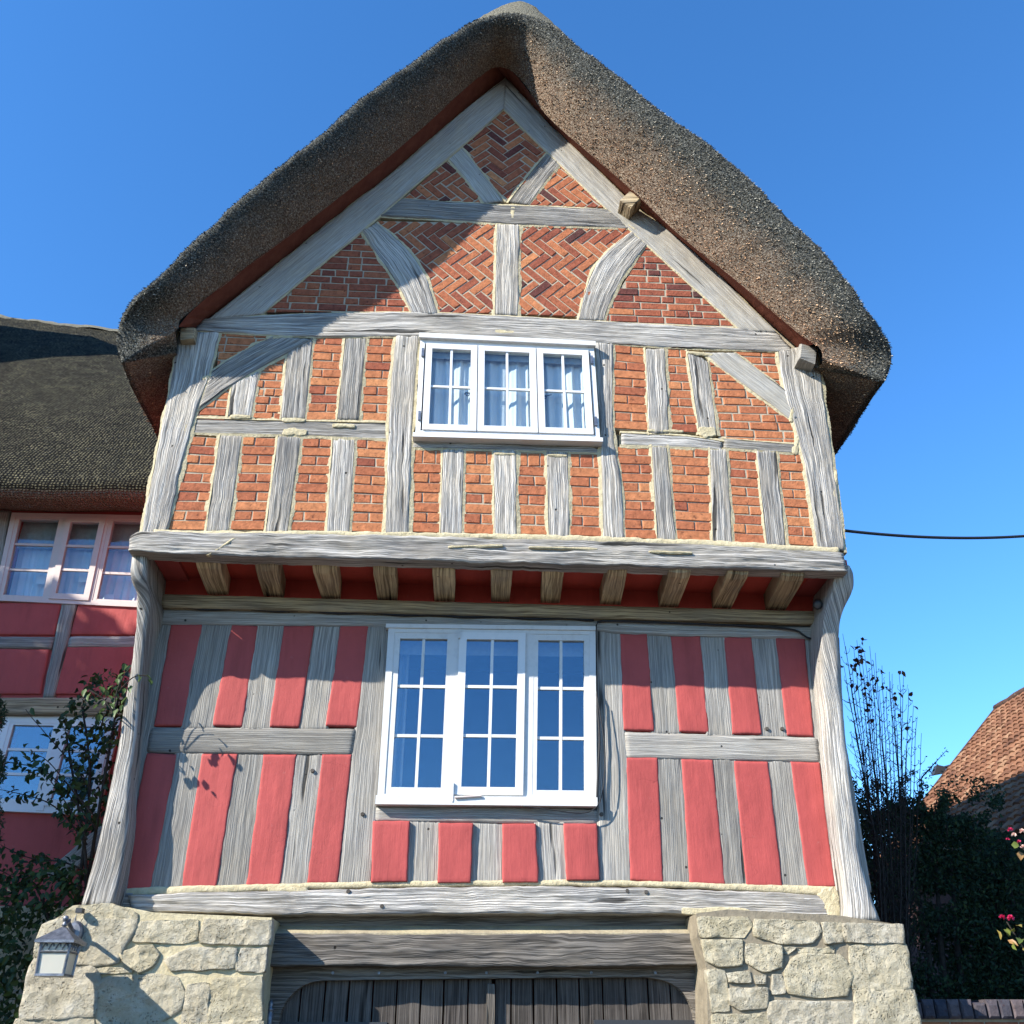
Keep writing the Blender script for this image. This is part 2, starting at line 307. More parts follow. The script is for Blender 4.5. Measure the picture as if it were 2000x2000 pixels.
# ------------------------------------------------------------------ the gabled house
house = empty('timber_framed_house', P(1000, 2046, YL)*1.0, 'jettied timber-framed house front with herringbone brick gable under thick thatch', 'house')
house.location = (0.3, 8, 0)
def strip(name, A, B, Yf, mat, parent=house, thick=.09, wob=.006, rel=.005, du=.03, dv=.018, fillet=0, roundness=.008, gn=0, fmat=None):
    """a hewn timber on the plane Yf between two photo-traced edges A and B (each from one end to the other)"""
    a, b = np.array(PX(A, Yf)), np.array(PX(B, Yf))
    return strip_w(name, a, b, Yf, mat, parent, thick, wob, rel, du, dv, fillet, roundness, fmat, gn)
def strip_w(name, a, b, Yf, mat, parent=house, thick=.09, wob=.006, rel=.005, du=.03, dv=.018, fillet=0, roundness=.008, fmat=None, gn=0):
    L = max(np.hypot(*(a[1:]-a[:-1]).T).sum(), np.hypot(*(b[1:]-b[:-1]).T).sum()); W = np.hypot(*(resample(a, 9)-resample(b, 9)).T).mean()
    nu = max(3, int(L/du)+1); nv = max(3, int(W/dv)+1)
    if len(a) > 2 or len(b) > 2: ar, br = resample(smoothpoly(a, 2), nu), resample(smoothpoly(b, 2), nu)
    else: ar, br = resample(a, nu), resample(b, nu)
    s0 = random.uniform(0, 90); v = []; uv = []; js = [-1]+list(range(nv))+[nv]; is_ = [-1]+list(range(nu))+[nu]
    for i in is_:
        ii = min(max(i, 0), nu-1); u = ii*L/(nu-1); dd = (br[ii]-ar[ii]); dn = dd/max(1e-6, np.hypot(*dd))
        la = wob*(nz(u*7, s0, 1)+.6*nz(u*22, s0, 2)); lb = wob*(nz(u*7, s0, 5)+.6*nz(u*22, s0, 6))
        for j in js:
            jj = min(max(j, 0), nv-1); t = jj/(nv-1); p = ar[ii]*(1-t)+br[ii]*t+dn*(la*(1-t)+lb*t)
            y = Yf+rel*(nz(u*3, t*2*W*8, s0)+.7*nz(u*9, t*W*40, s0+3))
            if gn: wv = t*W+.02*nz(u*3.5, t*W*6, s0+21); q_ = nz(u*1.3, wv*75, s0+30); y += gn*(abs(q_)*-1.2+.6*nz(u*3, wv*38, s0+33)+.3)-gn*2.2*max(0, nz(u*1.1, wv*16, s0+40)-.45)*-1
            if jj in (0, nv-1): y += roundness
            if ii in (0, nu-1): y += roundness*.6
            if j != jj or i != ii: y = Yf+thick
            v.append((p[0], y, p[1])); uv.append((u+s0+(i-ii)*thick, t*W+s0*.37+(j-jj)*thick))
    n = len(js); f = []
    for i in range(len(is_)-1):
        for j in range(n-1): q = i*n+j; f.append((q, q+1, q+n+1, q+n))
    A2 = a[1]-a[0]; B2 = b[0]-a[0]
    if A2[0]*B2[1]-A2[1]*B2[0] > 0: f = [q[::-1] for q in f]
    o = mesh(name, v, f, mat, parent, uv=uv, smooth=True); o.data.polygons.foreach_set('use_smooth', [0 < k//(n-1) < len(is_)-2 and 0 < k % (n-1) < n-2 for k in range(len(f))])
    if fillet:
        e1, e2 = fillet*random.uniform(.75, 1.2), fillet*random.uniform(.75, 1.2)
        dn = br-ar; dn = dn/np.hypot(*dn.T)[:, None]; v = []; m = max(4, int(L/.012)); 
        ar2, br2, dn2 = resample(ar, m), resample(br, m), resample(np.c_[dn, np.zeros(len(dn))][:, :2] if False else np.c_[np.linspace(0, 1, len(dn)), dn], m)[:, 1:]
        tl = (ar2[-1]-ar2[0])/max(1e-6, np.hypot(*(ar2[-1]-ar2[0])))
        for k in range(m):
            u = k*L/(m-1); ex = tl*(-.012 if k == 0 else (.012 if k == m-1 else 0))
            wa = e1*(1+.8*nz(u*6, s0, 11)+.3*nz(u*50, s0, 12)); wb = e2*(1+.8*nz(u*6, s0, 13)+.3*nz(u*50, s0, 14))
            y = min(Yf+.006, YU-.0105)+.0015*nz(u*20, s0, 9)
            pa, pb = ar2[k]-dn2[k]*wa+ex, br2[k]+dn2[k]*wb+ex; qa, qb = ar2[k]+dn2[k]*.006+ex, br2[k]-dn2[k]*.006+ex
            v += [(pa[0], Yf+.06, pa[1]), (pa[0], y+.005, pa[1]), (pa[0]*.15+qa[0]*.85, y, pa[1]*.15+qa[1]*.85), (qa[0], Yf+.035, qa[1]), (qb[0], Yf+.035, qb[1]), (pb[0]*.15+qb[0]*.85, y, pb[1]*.15+qb[1]*.85), (pb[0], y+.005, pb[1]), (pb[0], Yf+.06, pb[1])]
        f = [(k*8+j, k*8+j+1, k*8+j+9, k*8+j+8) for k in range(m-1) for j in range(7)]
        f += [tuple(range(8))[::-1], tuple(range((m-1)*8, m*8))]
        if A2[0]*B2[1]-A2[1]*B2[0] > 0: f = [q[::-1] for q in f]
        mesh('mortar_fillet', v, f, fmat or M['lime'], o, smooth=False)
    return o

Yt = YU-.012                                       # face of the upper timbers
TB = []                                             # timbers of the upper storey: name, left edge, right edge, material
rl_out = [(988, 150), (880, 236), (759, 345), (684, 400), (501, 549), (405, 624)]; rl_in = [(984, 212), (899, 288), (802, 368), (720, 440), (600, 537), (512, 612)]
rr_out = [(988, 150), (1076, 246), (1104, 270), (1160, 323), (1250, 412), (1280, 428), (1377, 509), (1461, 593), (1520, 650)]; rr_in = [(984, 212), (1038, 267), (1091, 316), (1141, 365), (1188, 409), (1268, 481), (1343, 549), (1398, 599), (1448, 645)]
TB += [('rafter', rl_out, rl_in, 'oak_rafter'), ('rafter', rr_in, rr_out, 'oak_rafter')]
TB += [('tie_beam', [(399, 622), (510, 614), (799, 606), (970, 615), (1123, 623), (1249, 631), (1457, 640), (1516, 646)], [(377, 645), (433, 648), (604, 658), (799, 656), (970, 656), (1156, 668), (1336, 680), (1550, 686)], 'oak')]
TB += [('collar_beam', [(785, 386), (973, 400), (1020, 400), (1190, 408)], [(742, 421), (970, 435), (1020, 438), (1230, 445)], 'oak')]
TB += [('strut', [(874, 308), (911, 351), (945, 396)], [(901, 286), (936, 329), (958, 357), (985, 392)], 'oak_rafter'), ('strut', [(1073, 294), (1042, 329), (993, 394)], [(1099, 317), (1066, 354), (1035, 400)], 'oak')]
TB += [('king_post', [(970, 436), (966, 614)], [(1015, 438), (1012, 616)], 'oak')]
TB += [('curved_brace', [(706, 449), (734, 494), (765, 537), (787, 574), (805, 614)], [(736, 434), (781, 469), (818, 512), (840, 559), (856, 614)], 'oak'), ('curved_brace', [(1236, 450), (1200, 475), (1166, 512), (1144, 556), (1130, 624)], [(1265, 475), (1237, 512), (1209, 553), (1188, 600), (1180, 626)], 'oak')]
TB += [('corner_post', [(349, 648), (337, 723), (321, 804), (302, 897), (275, 1044)], [(428, 648), (412, 723), (368, 850), (323, 1044)], 'oak')]
TB += [('corner_post', [(1520, 684), (1529, 754), (1571, 891), (1597, 1072)], [(1592, 672), (1602, 720), (1617, 822), (1631, 925), (1645, 1024), (1650, 1075)], 'oak')]
TB += [('window_post', [(773, 655), (762, 755), (758, 848), (752, 1046)], [(817, 655), (809, 786), (804, 855), (798, 1046)], 'oak')]
TB += [('window_post', [(1161, 668), (1167, 765), (1173, 856), (1177, 982), (1178, 1054)], [(1199, 670), (1196, 811), (1201, 876), (1215, 939), (1220, 1054)], 'oak')]
for a, b, c, d in [((508, 720), (491, 815), (452, 750), (444, 812)), ((612, 658), (596, 819), (561, 680), (548, 818)), ((716, 657), (702, 820), (674, 657), (658, 820)),
                   ((474, 850), (447, 1040), (429, 850), (401, 1040)), ((589, 852), (562, 1042), (542, 852), (517, 1042)), ((694, 856), (683, 1044), (649, 856), (637, 1044)),
                   ((907, 876), (903, 1046), (864, 876), (859, 1046)), ((1009, 878), (1010, 1048), (963, 878), (966, 1048)), ((1110, 881), (1112, 1052), (1067, 881), (1071, 1052)),
                   ((1299, 680), (1308, 846), (1260, 680), (1267, 846)), ((1384, 706), (1402, 848), (1341, 682), (1365, 846)),
                   ((1304, 870), (1321, 1058), (1272, 870), (1284, 1058)), ((1419, 876), (1432, 1062), (1386, 876), (1392, 1062)), ((1517, 880), (1537, 1068), (1477, 880), (1497, 1068))]:
    TB.append(('stud', [c, d], [a, b], 'oak'))
TB += [('brace', [(414, 723), (470, 686), (532, 656)], [(386, 800), (461, 745), (510, 717), (612, 662)], 'oak'), ('brace', [(1376, 688), (1406, 717), (1486, 774), (1550, 824)], [(1437, 688), (1486, 725), (1550, 773), (1575, 795)], 'oak_rafter')]
TB += [('rail', [(384, 817), (561, 822), (762, 826)], [(371, 846), (542, 849), (760, 858)], 'oak'), ('rail', [(1214, 845), (1349, 851), (1412, 862)], [(1214, 869), (1349, 874), (1412, 879)], 'oak'), ('rail', [(1414, 856), (1562, 868)], [(1414, 875), (1562, 886)], 'oak'),
       ('window_rail', [(806, 860), (1160, 872)], [(802, 874), (1176, 884)], 'oak')]
order = {'tie_beam': .006, 'rail': -.004, 'window_rail': 0, 'rafter': .010, 'collar_beam': .004, 'corner_post': .008, 'window_post': .008, 'brace': .005, 'strut': 0, 'king_post': 0, 'curved_brace': .003, 'stud': 0}
for nm, A, B, mt in TB:
    dy = -order[nm]+random.uniform(-.002, .003)
    strip(nm, A, B, Yt+dy, M[mt], fillet=(.019 if nm not in ('rafter', 'tie_beam') else .011), wob=.006 if nm != 'rafter' else .003, rel=.006, gn=.005 if mt == 'oak' else .002, dv=.009, du=.025)
bres = strip('bressumer', [(253, 1046), (280, 1036), (457, 1040), (700, 1044), (849, 1046), (1010, 1052), (1299, 1058), (1460, 1069), (1648, 1078)], [(251, 1076), (280, 1077), (405, 1084), (839, 1094), (1000, 1098), (1150, 1103), (1460, 1110), (1656, 1116)], YU-.045, M['oak'], thick=.13, wob=.008, rel=.012, fillet=.0, roundness=.008, gn=.012, dv=.009, du=.025)
strip('mortar_bed', [(300, 1034), (849, 1038), (1299, 1050), (1640, 1068)], [(300, 1044), (849, 1050), (1299, 1063), (1640, 1082)], YU-.028, M['lime'], wob=.012, rel=.008, thick=.1, du=.015, dv=.01)
strip('scarf_repair', [(452, 1050), (428, 1068), (402, 1083)], [(460, 1050), (434, 1070), (408, 1084)], YU-.052, M['lime'], thick=.04, wob=.003, rel=.002)

# mortar patches smeared over joints
def patch(px, py, w, h, Y, rot=0, mat='lime', parent=house):
    c = P(px, py, Y); n = 48; s0 = random.uniform(0, 50); sc = 1/FOC*7.2; v = []; hw, hh = w*sc/2*.9, h*sc*1.15/2*.9; rings = ((1, .0, .03), (1, .0, .005), (1, -.006, .001), (.55, -.006, 0))
    for k, (r, ins, d) in enumerate(rings):
        for i in range(n):
            a = 2*math.pi*i/n; ca, sa = math.cos(a), math.sin(a); q = (abs(ca)**5+abs(sa)**5)**-.2; x, z = hw*ca*q, hh*sa*q
            e = min(hh, hw)*(.55*nz(x*14, z*14, s0)+.4*nz(x*38, z*38, s0))+ins; l = math.hypot(ca, sa); x, z = r*(x+ca*e), r*(z+sa*e)
            v.append((c.x+x*math.cos(rot)-z*math.sin(rot), Y+d+.003*nz(x*40, z*40, s0), c.z+x*math.sin(rot)+z*math.cos(rot)))
    v.append((c.x, Y-.001, c.z)); f = []
    for k in range(3):
        for i in range(n): f.append((k*n+i, k*n+(i+1) % n, (k+1)*n+(i+1) % n, (k+1)*n+i))
    f += [(3*n+i, 3*n+(i+1) % n, 4*n) for i in range(n)]
    return mesh('mortar_patch', v, f, M[mat], parent)
for a in [(470, 813, 44, 8), (574, 820, 48, 8), (576, 843, 50, 15), (672, 831, 46, 8), (366, 828, 12, 38), (764, 840, 10, 26), (545, 658, 60, 8, .1), (990, 648, 56, 12), (1368, 690, 60, 8, -.1), (1382, 842, 40, 22, .1), (1300, 841, 80, 7), (1556, 868, 12, 44, -.3), (1548, 800, 10, 60, -.25), (1632, 945, 8, 60, -.2), (405, 735, 24, 9, .6), (986, 886, 46, 7), (1088, 889, 46, 7), (1002, 415, 10, 34), (720, 440, 40, 7, .9), (1238, 445, 40, 8, -.7)]:
    patch(a[0], a[1], a[2], a[3], Yt-.005-random.uniform(0, .002), a[4] if len(a) > 4 else 0)
for a in [(930, 1066, 110, 5, .06), (1100, 1070, 140, 5), (1310, 1078, 90, 5)]: patch(a[0], a[1], a[2], a[3], YU-.057, a[4] if len(a) > 4 else 0)

# ---- brick panels
BR = []      # panel object, polygon, tone, front depth
def panel(poly_px, Y=YU):
    pl = PX(poly_px, Y); v, f = prism(pl, Y, Y+.07); return mesh('brick_panel', v, f, M['joint'], house), pl
def tone_of(kind):
    r = random.random()
    if kind == 'orange': return min(1, max(.3, random.gauss(.68, .11)))
    if kind == 'dark': return .04+.1*random.random() if r < .04 else min(.8, max(.15, random.gauss(.42, .11)))
    return .05+.12*random.random() if r < .03 else min(.95, max(.2, random.gauss(.55, .14)))
def coursed(quad, n, kind, soldier=False):
    po, pl = panel(quad); TL, TR, BRr, BL = [np.array(p) for p in pl]
    bil = lambda u, v: (TL*(1-u)+TR*u)*(1-v)+(BL*(1-u)+BRr*u)*v
    W = np.hypot(*(TR-TL)); j = .0045
    rows = [(k/n, (k+1)/n, None) for k in range(n)]
    if soldier: rows = [(0, 1.55/n, 's')]+[(1.55/n+k*(1-1.55/n)/(n-2), 1.55/n+(k+1)*(1-1.55/n)/(n-2), None) for k in range(n-2)]
    for k, (v0, v1, sp) in enumerate(rows):
        H = abs((bil(0, v1)-bil(0, v0))[1]); jv = j/H*(v1-v0)
        if sp == 's': cuts = [0, .36, .78, 1]
        elif k % 2 == 1: cuts = [0, 1]
        else: c = random.uniform(.52, .66) if random.random() < .8 else random.uniform(.35, .45); cuts = [0, c, 1]
        for c0, c1 in zip(cuts[:-1], cuts[1:]):
            ju = j/W
            q = [bil(c0+ju, v0+jv), bil(c1-ju, v0+jv), bil(c1-ju, v1-jv), bil(c0+ju, v1-jv)]
            BR.append((po, [tuple(x+np.random.normal(0, .0016, 2)) for x in q], tone_of(kind)))
for q, n, k, s in [(((437, 854), (428, 858), (403, 1034), (330, 1034)), 0, 0, 0)][:0]+[
        (((374, 852), (430, 856), (402, 1036), (328, 1036)), 10, 'orange', 0), (((474, 853), (543, 856), (517, 1036), (448, 1036)), 10, 'orange', 0), (((589, 856), (650, 858), (638, 1038), (563, 1036)), 10, 'orange', 0), (((695, 858), (757, 862), (752, 1040), (684, 1038)), 10, 'orange', 0),
        (((806, 878), (864, 880), (860, 1042), (799, 1040)), 9, 'orange', 1), (((908, 880), (963, 882), (966, 1044), (904, 1042)), 9, 'orange', 1), (((1010, 884), (1067, 886), (1071, 1046), (1010, 1044)), 9, 'orange', 1), (((1110, 886), (1172, 888), (1178, 1050), (1112, 1046)), 9, 'orange', 1),
        (((1203, 872), (1272, 874), (1285, 1054), (1220, 1052)), 10, 'orange', 0), (((1305, 874), (1386, 878), (1394, 1058), (1321, 1054)), 10, 'orange', 0), (((1420, 880), (1478, 884), (1498, 1064), (1432, 1060)), 10, 'orange', 0), (((1517, 886), (1573, 888), (1598, 1068), (1538, 1064)), 10, 'orange', 0),
        (((612, 656), (676, 660), (658, 822), (596, 822)), 10, 'orange', 0), (((716, 660), (774, 662), (760, 824), (702, 822)), 10, 'orange', 0),
        (((1199, 674), (1260, 680), (1268, 842), (1196, 838)), 10, 'orange', 0), (((1300, 682), (1342, 684), (1366, 846), (1308, 844)), 10, 'orange', 0)]:
    coursed(q, n, k, s)
def field(poly_px, kind, mode, rot=0, W=.071, L=.222, off=(0, 0)):
    po, pl = panel(poly_px); cx = sum(p[0] for p in pl)/len(pl); cz = sum(p[1] for p in pl)/len(pl)
    ca, sa = math.cos(rot), math.sin(rot); j = .0055; rects = []
    if mode == 'run':
        for k in range(-14, 15):
            x = -2+(.5*(k % 2)*L)+random.uniform(-.03, .03)
            while x < 2:
                l = L*random.choice((1, 1, 1, 1, .5)); rects.append((x, k*W, x+l, (k+1)*W)); x += l
    else:
        n = 3
        for a in range(-30, 31):
            for k in range(-6, 7):
                x = a+2*n*k; rects.append((x*W, a*W, (x+n)*W, (a+1)*W))
                y = a-(2*n-1)+2*n*k; rects.append((a*W, y*W, (a+1)*W, (y+n)*W))
    for x0, z0, x1, z1 in rects:
        q = [(x0+j, z0+j), (x1-j, z0+j), (x1-j, z1-j), (x0+j, z1-j)]
        q = [(x+off[0]+random.gauss(0, .0018), z+off[1]+random.gauss(0, .0018)) for x, z in q]
        q = clip_convex([(cx+x*ca-z*sa, cz+x*sa+z*ca) for x, z in q], pl)
        if len(q) >= 3 and abs(area(q)) > .0012: BR.append((po, q, tone_of(kind)))
field([(706, 450), (806, 610), (518, 610)], 'dark', 'run'); field([(1266, 476), (1450, 640), (1172, 628)], 'dark', 'run')
field([(738, 432), (970, 436), (967, 612), (845, 612)], 'mix', 'hb', R(-45)); field([(1015, 438), (1238, 446), (1140, 620), (1012, 614)], 'mix', 'hb', R(-45), off=(.05, .02))
field([(984, 206), (1085, 305), (988, 392), (895, 295)], 'mix', 'hb', R(45), off=(.03, .0))
field([(876, 312), (948, 398), (788, 388)], 'mix', 'hb', R(-45)); field([(1094, 320), (1186, 406), (1034, 402)], 'mix', 'hb', R(-45), off=(.02, .03))
field([(428, 650), (536, 656), (424, 718)], 'orange', 'run', W=.073); field([(450, 752), (440, 822), (378, 818)], 'orange', 'run', W=.073); field([(562, 686), (550, 822), (490, 816), (508, 716)], 'orange', 'run', W=.073, L=.15)
field([(1432, 688), (1522, 692), (1532, 758)], 'orange', 'run', W=.073); field([(1384, 706), (1404, 716), (1562, 826), (1564, 866), (1404, 858)], 'orange', 'run', W=.073)
def brick_geo(q, front, dep=.045, bev=.0045):
    if area(q) < 0: q = q[::-1]
    n = len(q); c = np.mean(q, 0); v = []
    for x, z in q: v.append((x, front+dep, z))
    for x, z in q: v.append((x, front+bev, z))
    for x, z in q:
        d = np.array((x, z))-c; r = np.hypot(*d)+1e-6; k = max(.3, 1-bev*1.5/r)
        v.append((c[0]+d[0]*k, front+random.uniform(-.0012, .0012), c[1]+d[1]*k))
    f = [(i, i+n, (i+1) % n+n, (i+1) % n)[::-1] if False else (i+n, i, (i+1) % n, (i+1) % n+n) for i in range(n)]
    f += [(i+2*n, i+n, (i+1) % n+n, (i+1) % n+2*n) for i in range(n)]+[tuple(range(2*n, 3*n))]
    return v, f
BR.sort(key=lambda b: -abs(area(b[1])))
rest = MB(); rt = []
for k, (po, q, tn) in enumerate(BR):
    v, f = brick_geo(q, YU-.006+random.uniform(-.003, .003))
    if k < 300: mesh('brick', v, f, M['brick'], po, attr=tn)
    else: rest.add(v, f); rt += [tn]*len(v)
tag(mesh('cut_bricks', rest.v, rest.f, M['brick'], house, attr=rt), kind='stuff')

# ---- windows (frames follow the out-of-square openings)
class Win:
    def __init__(s, quad_px, Y, parent, label=None):
        s.TL, s.TR, s.BR, s.BL = [np.array(p) for p in PX(quad_px, Y)]; s.Y = Y
        s.W = np.hypot(*(s.TR-s.TL)); s.H = np.hypot(*(s.BL-s.TL)); s.parent = parent; s.root = None; s.label = label
    def at(s, u, v): return (s.TL*(1-u)+s.TR*u)*(1-v)+(s.BL*(1-u)+s.BR*u)*v
    def hexa(s, mb, u0, u1, v0, v1, y0, y1):
        c = [s.at(u0, v1), s.at(u1, v1), s.at(u1, v0), s.at(u0, v0)]
        mb.hexa([(x, s.Y+y0, z) for x, z in c]+[(x, s.Y+y1, z) for x, z in c])
    def frame(s, mb, u0, u1, v0, v1, w, y0, y1, wb=None):
        wu, wv = w/s.W, w/s.H; wbv = (wb or w)/s.H
        s.hexa(mb, u0, u0+wu, v0, v1, y0, y1); s.hexa(mb, u1-wu, u1, v0, v1, y0, y1)
        s.hexa(mb, u0+wu, u1-wu, v0, v0+wv, y0+.001, y1); s.hexa(mb, u0+wu, u1-wu, v1-wbv, v1, y0+.001, y1)
        return u0+wu, u1-wu, v0+wv, v1-wbv
    def part(s, name, mb, mat, smooth=False):
        o = mb.build(name, M[mat], s.root or s.parent, smooth)
        if s.root is None:
            s.root = o
            if s.label: o['label'] = s.label
        return o
    def lights(s, name, u0, u1, v0, v1, w, nx, nyy, y0, mat, gmat, bar=.018, wb=None):
        mb = MB(); a, b, c, d = s.frame(mb, u0, u1, v0, v1, w, y0, y0+.045, wb); s.part(name, mb, mat)
        bu, bv = bar/s.W/2, bar/s.H/2
        for k in range(1, nx): x = a+(b-a)*k/nx; mb = MB(); s.hexa(mb, x-bu, x+bu, c, d, y0+.010, y0+.032); s.part('glazing_bar', mb, mat)
        for k in range(1, nyy): z = c+(d-c)*k/nyy; mb = MB(); s.hexa(mb, a, b, z-bv, z+bv, y0+.012, y0+.030); s.part('glazing_bar', mb, mat)
        for i in range(nx):
            for k in range(nyy):
                mb = MB(); e = random.uniform(-.0015, .0015)
                q = [s.at(a+(b-a)*i/nx, c+(d-c)*(k+1)/nyy), s.at(a+(b-a)*(i+1)/nx, c+(d-c)*(k+1)/nyy), s.at(a+(b-a)*(i+1)/nx, c+(d-c)*k/nyy), s.at(a+(b-a)*i/nx, c+(d-c)*k/nyy)]
                y = s.Y+y0+.022; mb.hexa([(q[0][0], y+e, q[0][1]), (q[1][0], y-e, q[1][1]), (q[2][0], y-e*.5, q[2][1]), (q[3][0], y+e*.5, q[3][1])]+[(x, y+.004, z) for x, z in q]); s.part('pane', mb, gmat)
        return a, b, c, d
    def curtain(s, u0, u1, v0, v1, y, folds, mat='curtain', amp=.02):
        n = folds*10; v = []; f = []; s0 = random.uniform(0, 40)
        for k in range(7):
            for i in range(n+1):
                t = i/n; p = s.at(u0+(u1-u0)*t, v0+(v1-v0)*k/6); ph = t*folds*6.28+1.5*nz(t*4, k*.15, s0)
                v.append((p[0], s.Y+y+amp*(math.sin(ph)+.4*math.sin(2.3*ph+1))*(.5+.08*k), p[1]))
        f = [(k*(n+1)+i, k*(n+1)+i+1, (k+1)*(n+1)+i+1, (k+1)*(n+1)+i) for k in range(6) for i in range(n)]
        o = mesh('curtain', v, f, M[mat], s.root, smooth=True); return o
# upper window
w = Win([(821, 663), (1160, 679), (1172, 858), (811, 848)], YU-.058, house, 'white three-light window with pale curtains')
mb = MB(); w.frame(mb, 0, 1, 0, 1, .035, .0, .14); w.hexa(mb, .323, .337, .04, .96, .012, .13); w.hexa(mb, .657, .671, .04, .96, .012, .13); w.part('window', mb, 'white')
mb = MB(); w.hexa(mb, -.012, 1.012, 1.0, 1.04, -.025, .12); w.part('sill', mb, 'white')
mb = MB(); w.hexa(mb, -.008, 1.008, -.05, 0, -.03, .12); w.part('drip_board', mb, 'white_old')
for k, (a, b) in enumerate(((.035, .327), (.333, .661), (.667, .965))):
    a2, b2, c2, d2 = w.lights('casement', a, b, .045, .955, .048, 2, 2, -.012, 'white', 'glass_clear')
    mb = MB(); w.hexa(mb, a2-.01, b2+.01, c2-.02, c2+.06, .045, .05); w.part('pelmet', mb, 'blind')
    w.curtain(a2-.015, b2+.015, .05, .97, .085, 4, amp=.018)
for u in (.018, .982):
    for v_ in (.15, .82): mb = MB(); w.hexa(mb, u-.007, u+.007, v_-.045, v_+.045, -.016, .01); w.part('hinge', mb, 'pewter')
for u in (.305, .735):
    mb = MB(); pts = []
    for i in range(26): a = i/25*9.4; r = .004+.0019*a; p = w.at(u-.03, .55); pts.append((p[0]+r*math.cos(a), w.Y+.03, p[1]+r*math.sin(a)))
    p = w.at(u+.012, .52); pts.append((p[0], w.Y+.03, p[1])); mb.tube(pts, .0035, 5); w.part('window_stay', mb, 'iron')
# lower window
w2 = Win([(759, 1223), (1163, 1228), (1166, 1576), (736, 1572)], YL-.045, house, 'tall white three-light window reflecting the sky')
mb = MB(); w2.frame(mb, 0, 1, 0, 1, .045, 0, .13, .07); w2.hexa(mb, .305, .352, .03, .95, .004, .12); w2.hexa(mb, .652, .702, .03, .95, .004, .12); w2.part('window', mb, 'white_old')
mb = MB(); w2.hexa(mb, -.006, 1.0, .955, 1.0, -.025, .1); w2.part('sill', mb, 'white_old')
mb = MB(); w2.hexa(mb, -.012, 1.0, -.012, .012, -.012, .1); w2.part('drip_board', mb, 'white_old')
w2.lights('casement', .028, .315, .035, .955, .045, 2, 3, .006, 'white_old', 'glass', .02, .06)
w2.lights('casement', .342, .66, .035, .945, .052, 2, 3, -.014, 'white', 'glass', .02, .05)
w2.lights('casement', .692, .975, .035, .955, .045, 2, 3, .006, 'white_old', 'glass', .02, .05)
mb = MB(); w2.hexa(mb, .03, .97, .03, .125, .15, .154); w2.part('blind', mb, 'blind')
for q in ((.338, .345, .02, .075), (.336, .343, .885, .985)): mb = MB(); w2.hexa(mb, *q, -.03, .01); w2.part('hinge', mb, 'white_old')
mb = MB(); mb.tube([(*(lambda p: (p[0], w2.Y-.035, p[1]))(w2.at(.35, .965)),), (*(lambda p: (p[0], w2.Y-.035, p[1]))(w2.at(.47, .955)),)], .007, 6); w2.part('casement_stay', mb, 'pinkwhite')
w2.curtain(.03, .10, .10, .97, .2, 2, 'blind', .03)

# ---- backing walls, side walls, rooms: keeps the daylight out
def walls():
    gab = PX([(300, 1060), (360, 655), (985, 190), (1580, 680), (1640, 1060)], YU+.06)
    hole = PX([(826, 668), (1160, 850)], YU+.06); (xa, zt), (xb, zb) = hole; wb = MB()
    def piece(pl, y0, y1):
        if len(pl) > 2: wb.add(*prism(pl, y0, y1))
    piece(clip(gab, -1, 0, xa), YU+.065, YU+.18); piece(clip(gab, 1, 0, -xb), YU+.065, YU+.18)
    mid = clip(clip(gab, 1, 0, -xa), -1, 0, xb); piece(clip(mid, 0, 1, -zt), YU+.065, YU+.18); piece(clip(mid, 0, -1, zb), YU+.065, YU+.18)
    low = PX([(240, 1780), (300, 1195), (1590, 1200), (1640, 1790)], YL+.07); h2 = PX([(765, 1235), (1155, 1560)], YL+.07); (xa, zt), (xb, zb) = h2
    piece(clip(low, -1, 0, xa), YL+.075, YL+.2); piece(clip(low, 1, 0, -xb), YL+.075, YL+.2)
    mid = clip(clip(low, 1, 0, -xa), -1, 0, xb); piece(clip(mid, 0, 1, -zt), YL+.075, YL+.2); piece(clip(mid, 0, -1, zb), YL+.075, YL+.2)
    wb.build('inner_wall', M['joint'], house)
walls()
XL, XR = -2.22, 2.74
ZB = P(1000, 1100, YU).z
mb = MB(); mb.box(XL+.05, XL+.25, YU+.2, 10.4, ZB+.05, 6.05); mb.box(XR-.25, XR-.05, YU+.2, 10.4, ZB+.05, 6.05); mb.box(XL, XR, 10.4, 10.6, 0, 6.05); mb.box(XL+.12, XL+.25, YL+.2, 10.4, 0, ZB); mb.box(XR-.25, XR-.05, YL+.2, 10.4, 0, ZB); mb.build('side_wall', M['red'], house)
mb = MB(); mb.box(XL+.1, XR-.1, YU+.2, 10.4, ZB+.1, ZB+.2); mb.box(XL+.1, XR-.1, YU+.2, 10.4, 6.0, 6.1); mb.build('floor', M['inside'], house)
mb = MB(); mb.box(-1.2, 1.6, 8.2, 8.25, 2.2, ZB); mb.build('room_partition', M['dark_inside'], house)

